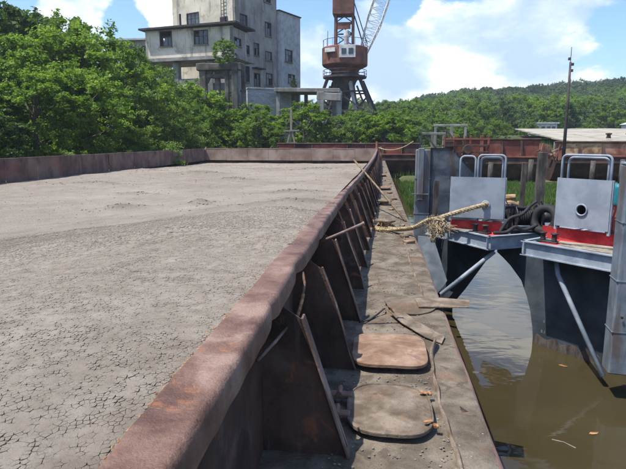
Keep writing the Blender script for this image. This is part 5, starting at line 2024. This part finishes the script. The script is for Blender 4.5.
# ------------------------------------------------------------------ vegetation
def leaf_mesh(name, centres, normals_bias, size, tint, rs):
    """kite-shaped leaves at the given centres"""
    n = len(centres)
    a = rs.normal(size=(n, 3))
    a /= np.linalg.norm(a, axis=1)[:, None]
    nb = rs.normal(size=(n, 3)) + normals_bias
    nb /= np.linalg.norm(nb, axis=1)[:, None]
    u = np.cross(nb, a); u /= np.linalg.norm(u, axis=1)[:, None] + 1e-9
    v = np.cross(nb, u)
    s = size * rs.uniform(.6, 1.35, (n, 1))
    fold = nb * s * .18
    q = np.stack([centres - u * s, centres - v * s * .55 + fold, centres + u * s * 1.1, centres + v * s * .55 + fold], 1).reshape(-1, 3)
    me = bpy.data.meshes.new(name)
    raw_mesh(me, q.astype(np.float32), np.arange(n * 4).reshape(n, 4))
    at = me.attributes.new('tint', 'FLOAT', 'FACE')
    at.data.foreach_set('value', np.clip(tint, 0, 1).astype(np.float32))
    return me


def make_tree(name, rs, h=10., rw=4., nclump=80, per=170, leaf=.15, low=.12, airy=1.0, mat=None, top=1.0):
    """returns (trunk mesh, crown mesh): limbs reach the clumps, foliage is spread in sprays"""
    cz0 = h * (low + (1 - low) / 2)
    rz = h * (1 - low) / 2
    ctr = []
    while len(ctr) < nclump:
        d = rs.normal(size=3); d /= np.linalg.norm(d)
        k = rs.uniform(.35, 1.0) ** .5
        wob = 1 + .28 * math.sin(3 * math.atan2(d[1], d[0]) + rs.uniform(-.4, .4)) * (1 - abs(d[2])) + rs.normal(0, .09)
        p = np.array([d[0] * rw * k * wob, d[1] * rw * k * wob, cz0 + d[2] * rz * k * (1 + rs.normal(0, .06) * top)])
        if p[2] < h * low * .6:
            continue
        ctr.append(p)
    ctr = np.array(ctr)
    cs, tt, nbs = [], [], []
    for p in ctr:
        outv = p - np.array([0, 0, cz0 - rz * .4])
        outv /= np.linalg.norm(outv) + 1e-6
        ct = rs.uniform(.15, .75)
        nsp = rs.integers(3, 7)
        for _ in range(nsp):
            d = outv * .9 + rs.normal(0, .6, 3)
            d[2] += .25
            d /= np.linalg.norm(d)
            L = rs.uniform(.5, 1.25) * rw * .26 * airy
            m = max(6, int(per / nsp))
            t = rs.uniform(0, 1, (m, 1)) ** .7
            q = p + d * t * L + rs.normal(0, .085 * rw * .55 * (1.15 - .55 * t), (m, 3)) * np.array([1, 1, .7])
            q[:, 2] -= (t[:, 0] ** 2) * L * .25
            cs.append(q)
            tt.append(np.full(m, ct) + rs.normal(0, .13, m))
            nbs.append(np.tile(outv * .6 + np.array([0, 0, .9]), (m, 1)))
    C = np.concatenate(cs)
    crown = leaf_mesh(name + '_crown', C, np.concatenate(nbs), leaf, np.concatenate(tt), rs)
    bm = bmesh.new()
    rt = h * .018
    tp = [(0, 0, -.4), (rs.uniform(-.1, .1), rs.uniform(-.1, .1), h * .25), (rs.uniform(-.3, .3), rs.uniform(-.3, .3), h * .55), (rs.uniform(-.4, .4), rs.uniform(-.4, .4), h * .85)]
    tube(bm, tp, rt, 7, True, [rt * 1.4, rt, rt * .65, rt * .25])
    for p in ctr[::max(1, len(ctr) // 16)]:
        zb = max(h * .12, min(p[2] * .55, h * .6))
        b0 = np.array([0, 0, zb]); mid = (b0 + p) / 2 + np.array([0, 0, .08 * h]) * rs.uniform(-.3, .8)
        tube(bm, [b0, mid, p], rt * .4, 5, False, [rt * .45, rt * .3, rt * .1])
    tm = bpy.data.meshes.new(name + '_trunk')
    bm.to_mesh(tm); bm.free()
    tm.materials.append(M_bark)
    if mat:
        crown.materials.append(mat)
    return tm, crown


rt_ = np.random.default_rng(77)
KIND = {
    'maple_a': make_tree('maple', rt_, 10, 4.2, 120, 200, .135, .03, 1.0, L_maple),
    'maple_b': make_tree('maple', rt_, 10, 4.6, 120, 200, .135, .02, 1.15, L_maple),
    'dark_a': make_tree('elm', rt_, 10, 4.0, 110, 190, .14, .05, 1.0, L_dark),
    'mid_a': make_tree('ash', rt_, 10, 4.2, 110, 190, .13, .04, 1.0, L_mid),
    'mid_b': make_tree('ash', rt_, 10, 5.2, 120, 190, .13, .0, 1.1, L_mid),
    'willow': make_tree('willow', rt_, 10, 5.0, 110, 190, .15, .03, .9, L_silver),
}


def plant(kind, x, y, h, label, name, cat, group, rz=None, wide=1.0, z=None):
    tm, cm_ = KIND[kind]
    z = float(terrain_h(np.array(float(x)), np.array(float(y)))) if z is None else z
    t = thing(name, label, cat, (x, y, z - .05), random.uniform(0, 6.28) if rz is None else rz, group)
    s = h / 10.0
    t.scale = (s * wide, s * wide, s)
    for nm, me in (('trunk', tm), ('crown', cm_)):
        o = bpy.data.objects.new(nm, me)
        COL.objects.link(o)
        o.parent = t
    return t


LT = [
    # x, y, height, kind, width, label
    (-29.5, 40.5, 11.3, 'dark_a', 1.0, 'dark tall tree at the top left corner of the picture'),
    (-33.0, 46, 12.0, 'dark_a', 1.0, 'dark tree behind the corner tree, filling the left edge'),
    (-30.5, 49, 12.8, 'dark_a', .85, 'tall dark tree second from the left edge against the sky'),
    (-24.6, 36, 8.6, 'maple_a', 1.1, 'bright green tree below the dark trees at far left'),
    (-25.8, 43, 11.0, 'mid_a', .9, 'mid green tree between the dark trees and the tallest bright one'),
    (-22.6, 41, 10.4, 'maple_b', .95, 'tallest bright green tree in the left grove against the cloud'),
    (-21.6, 45.5, 9.0, 'maple_a', .85, 'bright tree just right of the tallest one'),
    (-19.8, 34.5, 6.2, 'maple_b', 1.2, 'broad yellow-green tree low in the middle of the left grove'),
    (-18.8, 41, 6.8, 'mid_a', 1.0, 'round green tree below the far shed'),
    (-20.8, 50, 7.9, 'mid_b', .8, 'green tree right below the grey shed roof'),
    (-17.6, 46, 6.6, 'mid_b', .9, 'dense tree hiding the left annex columns'),
    (-20.2, 30.5, 5.2, 'maple_a', 1.3, 'low bright bushy tree close behind the left coaming'),
    (-17.6, 51.5, 5.2, 'maple_a', .8, 'bright tree at the left foot of the annex'),
    (-22.6, 28.5, 4.6, 'dark_a', 1.5, 'dark bushy tree at the left edge close to the coaming'),
    (-15.9, 53, 2.6, 'maple_b', 1.2, 'bright sapling clump between the annex columns'),
    (-17.3, 37, 5.0, 'mid_b', 1.3, 'low shady bush behind the middle of the left coaming'),
    (-26.5, 31, 6.2, 'mid_a', 1.2, 'green tree at the left edge above the dark bushy one'),
]
for (x, y, h, k_, wd, lb) in LT:
    plant(k_, x, y, h, lb, 'broadleaf_tree', 'tree', 'trees of the left bank grove', wide=wd)
BS = [
    (-17.4, 29.5, 3.4, 'mid_b', 'low bush just behind the nearer half of the left coaming'),
    (-17.2, 33.0, 3.2, 'dark_a', 'dark bush behind the left coaming beside the broad bright tree'),
    (-17.0, 41.0, 3.6, 'dark_a', 'dark bush behind the far third of the left coaming'),
    (-15.6, 47.6, 3.4, 'maple_b', 'bright bush behind the left end of the end coaming'),
    (-12.6, 53.5, 3.4, 'maple_a', 'bright bush at the base of the thick trestle column'),
    (-11.6, 52.0, 3.9, 'mid_a', 'rounded bush in front of the brick store, left one'),
    (-10.6, 55.0, 3.0, 'maple_b', 'bright low bush in front of the brick store, right one'),
    (-7.7, 56.0, 5.0, 'maple_a', 'large bright bush below the concrete gallery'),
    (-5.3, 58.5, 3.0, 'mid_a', 'green bush between the two gallery columns'),
    (-2.9, 57.5, 4.2, 'mid_b', 'green bush right of the outer gallery column'),
    (-1.2, 58.5, 4.3, 'willow', 'greyish bush under the left crane legs'),
    (.5, 56.5, 4.2, 'maple_b', 'bright bush under the right crane leg'),
    (-17.3, 56.8, 5.0, 'maple_a', 'bright bush growing up between the left trestle columns'),
    (-14.2, 56.0, 2.9, 'mid_a', 'green bush growing up between the right trestle columns'),
    (-18.6, 60.0, 6.4, 'mid_b', 'green bush under the annex behind the trestle'),
    (-19.8, 55.5, 7.2, 'maple_b', 'bright tall bush left of the trestle below the annex windows'),
    (-13.2, 57.5, 5.0, 'maple_a', 'bright bush against the right trestle column before the brick store'),
    (2.0, 60.0, 4.6, 'mid_a', 'green bush behind the barge corner'),
    (-19.0, 25.0, 3.0, 'dark_a', 'dark bush at the left picture edge behind the coaming'),
    (-21.5, 24.0, 4.0, 'mid_b', 'bush partly cut by the left picture edge'),
    (-18.6, 21.5, 2.6, 'mid_a', 'low bush nearest the left picture edge'),
]
for (x, y, h, k_, lb) in BS:
    plant(k_, x, y, h, lb, 'bush', 'bush', 'bushes behind the coaming', wide=1.25)
# bush growing on the trestle top and tiny sapling on the gallery
plant('maple_a', -16.6, 58.4, 2.6, 'small sapling growing on top of the ruined trestle', 'sapling', 'sapling', 'saplings rooted on the ruins', wide=1.1, z=9.6)
plant('dark_a', -10.0, 64.0, 1.3, 'tiny dark sapling growing on the gallery roof', 'sapling', 'sapling', 'saplings rooted on the ruins', wide=.7, z=7.3)

# right bank trees, one by one
rk = random.Random(31)
kinds = ['mid_a', 'mid_b', 'willow', 'maple_a', 'dark_a']
words = {'mid_a': 'mid green rounded tree', 'mid_b': 'broad green tree', 'willow': 'silvery willow', 'maple_a': 'bright yellow-green tree', 'dark_a': 'dark green tree'}
RB = [(4.5, 92, 7.0, 'mid_b'), (9.0, 98, 7.5, 'maple_a'), (13.2, 90, 6.8, 'mid_a'), (17.5, 104, 9.0, 'mid_b'), (10.8, 76, 4.4, 'maple_a'), (15.2, 74, 3.6, 'mid_b'),
      (22.8, 108, 10.0, 'willow'), (28, 122, 11, 'mid_b'), (33.6, 118, 9.2, 'maple_a'), (38.5, 124, 10, 'dark_a'), (43.5, 112, 8.8, 'mid_a'), (48, 126, 10.5, 'willow'), (53, 116, 9.4, 'mid_b'), (58, 122, 9.6, 'maple_a'), (63, 118, 10, 'mid_a'),
      (24, 94, 4.2, 'mid_a'), (-.6, 96, 6.6, 'mid_a'), (37, 104, 4.2, 'mid_b'), (44, 100, 4, 'maple_a'), (20.5, 126, 12, 'willow')]
desc = ['just right of the crane legs', 'behind the concrete posts', 'behind the low concrete frame', 'behind the open concrete frame', 'right at the foot of the open frame', 'low, right of the open frame',
        'left of the white house', 'behind the white house', 'just right of the white house', 'left of the mast tip', 'beside the mast foot', 'right of the mast', 'above the slab embankment', 'near the right picture edge', 'at the right picture edge',
        'low beside the white house', 'behind the barge corner, by the crane', 'low at the upper slab edge', 'low near the gabled shed', 'taller, behind the open frame']
for (x, y, h, k_), ds_ in zip(RB, desc):
    h *= .85
    plant(k_, x, y, h, words[k_] + ' ' + ds_, 'bank_tree', 'tree', 'trees along the right bank', wide=1.05)

# wooded hills: one mass of far trees
def wood(name, label, pts, kind):
    crown = KIND[kind][1]
    src = bpy.data.objects.new(name + '_source', crown)
    me = bpy.data.meshes.new(name)
    P_ = np.array([(x, y, float(terrain_h(np.array(x), np.array(y))) - .3) for x, y, h in pts], np.float32)
    me.vertices.add(len(P_))
    me.vertices.foreach_set('co', P_.reshape(-1))
    for nm, vals in (('sc', [h / 10 for _, _, h in pts]), ('rz', [random.uniform(0, 6.28) for _ in pts])):
        a_ = me.attributes.new(nm, 'FLOAT', 'POINT')
        a_.data.foreach_set('value', np.array(vals, np.float32))
    o = bpy.data.objects.new(name, me)
    COL.objects.link(o)
    ng = bpy.data.node_groups.new(name, 'GeometryNodeTree')
    ng.interface.new_socket('Geometry', in_out='INPUT', socket_type='NodeSocketGeometry')
    ng.interface.new_socket('Geometry', in_out='OUTPUT', socket_type='NodeSocketGeometry')
    N = ng.nodes
    gi, go = N.new('NodeGroupInput'), N.new('NodeGroupOutput')
    oi = N.new('GeometryNodeObjectInfo'); oi.inputs['Object'].default_value = src
    ip = N.new('GeometryNodeInstanceOnPoints')
    sa = N.new('GeometryNodeInputNamedAttribute'); sa.data_type = 'FLOAT'; sa.inputs[0].default_value = 'sc'
    ra = N.new('GeometryNodeInputNamedAttribute'); ra.data_type = 'FLOAT'; ra.inputs[0].default_value = 'rz'
    cx3 = N.new('ShaderNodeCombineXYZ')
    L_ = ng.links
    L_.new(gi.outputs[0], ip.inputs['Points'])
    L_.new(oi.outputs['Geometry'], ip.inputs['Instance'])
    L_.new(ra.outputs[0], cx3.inputs[2])
    L_.new(cx3.outputs[0], ip.inputs['Rotation'])
    L_.new(sa.outputs[0], ip.inputs['Scale'])
    L_.new(ip.outputs[0], go.inputs[0])
    md_ = o.modifiers.new('scatter', 'NODES')
    md_.node_group = ng
    tag(o, label, 'woodland')
    o['kind'] = 'stuff'


rw_ = np.random.default_rng(3)
sets = {'mid_a': [], 'willow': [], 'dark_a': [], 'maple_b': []}
for i in range(1500):
    y = rw_.uniform(135, 400)
    x = y * math.tan(rw_.uniform(-.14, .60))
    v = float(fbm(np.array(x), np.array(y), 61, 3, .03))
    k_ = 'dark_a' if (y > 250 and v > .4) else 'willow' if v < .42 else 'maple_b' if v > .62 else 'mid_a'
    sets[k_].append((x, y, rw_.uniform(7, 11.5)))
wood('hill_wood', 'mid green trees of the wood covering the far hill', sets['mid_a'], 'mid_a')
wood('willow_wood', 'paler silvery trees in patches on the lower hill slope', sets['willow'], 'willow')
wood('ridge_wood', 'darker trees of the wood along the hill ridge', sets['dark_a'], 'dark_a')
wood('bright_wood', 'brighter yellow-green trees mixed into the hill wood', sets['maple_b'], 'maple_b')


# grass on the spit
def grass(name, label, n, xr, yr, hh, rs, mat):
    x = rs.uniform(*xr, n); y = rs.uniform(*yr, n)
    keep = fbm(x, y, 71, 3, .5) > .26
    x, y = x[keep], y[keep]
    z = terrain_h(x, y)
    k = z > -1.66
    x, y, z = x[k], y[k], z[k]
    n = len(x)
    h = hh * rs.uniform(.5, 1.3, n)
    a = rs.uniform(0, 6.28, n)
    w = .022
    lean = rs.normal(0, .22, (n, 2)) * h[:, None]
    p0 = np.stack([x - np.cos(a) * w, y - np.sin(a) * w, z - .03], 1)
    p1 = np.stack([x + np.cos(a) * w, y + np.sin(a) * w, z - .03], 1)
    p2 = np.stack([x + lean[:, 0] * .5 + np.cos(a) * w * .7, y + lean[:, 1] * .5 + np.sin(a) * w * .7, z + h * .6], 1)
    p3 = np.stack([x + lean[:, 0], y + lean[:, 1], z + h], 1)
    q = np.stack([p0, p1, p2, p3], 1).reshape(-1, 3)
    me = bpy.data.meshes.new(name)
    raw_mesh(me, q.astype(np.float32), np.arange(n * 4).reshape(n, 4))
    at = me.attributes.new('tint', 'FLOAT', 'FACE')
    at.data.foreach_set('value', np.clip(rs.normal(.45, .22, n), 0, 1).astype(np.float32))
    o = link(name, me, mat)
    tag(o, label, 'grass')
    o['kind'] = 'stuff'


rg = np.random.default_rng(8)
grass('reed_grass', 'bright green reedy grass on the muddy spit between barge and rusty hulls', 52000, (.6, 12), (22.5, 38), .32, rg, L_grass)
grass('bank_grass', 'rough grass and weeds on the bank behind the barge end', 50000, (-18, 28), (47, 70), .45, rg, L_grass)

# ------------------------------------------------------------------ thin summer haze
hm = bpy.data.materials.new('summer_haze')
hm.use_nodes = True
hn = hm.node_tree
hn.nodes.clear()
ho = hn.nodes.new('ShaderNodeOutputMaterial')
hv = hn.nodes.new('ShaderNodeVolumePrincipled')
hv.inputs['Color'].default_value = (.86, .92, 1, 1)
hv.inputs['Density'].default_value = .00045
hv.inputs['Anisotropy'].default_value = .3
hn.links.new(hv.outputs[0], ho.inputs['Volume'])
boxo('haze', (0, 700, 22), (2900, 3300, 55), hm)['kind'] = 'stuff'

# ------------------------------------------------------------------ small things afloat
rf = random.Random(2)
for i, (x, y, lb) in enumerate(((2.72, 7.85, 'yellow leaf floating by the brace of the right hull'), (2.05, 5.7, 'pale floating twig near the bottom right corner'), (2.45, 5.95, 'small floating leaf at the lower right of the water'))):
    bm = bmesh.new()
    if i == 1:
        tube(bm, [(-.12, 0, 0), (0, .02, .004), (.13, -.01, 0)], .006, 5)
    else:
        plate(bm, [(-.06, 0, .0), (-.02, -.026, .004), (.04, -.018, .0), (.07, 0, .006), (.04, .02, .0), (-.02, .026, .003)], (0, 0, 1), .002)
    o = obj('floating_twig' if i == 1 else 'floating_leaf', bm, M_orange if i != 1 else M_wood)
    o.location = (x, y, -1.646)
    o.rotation_euler = (0, 0, rf.uniform(0, 6))
    tag(o, lb, 'twig' if i == 1 else 'leaf')
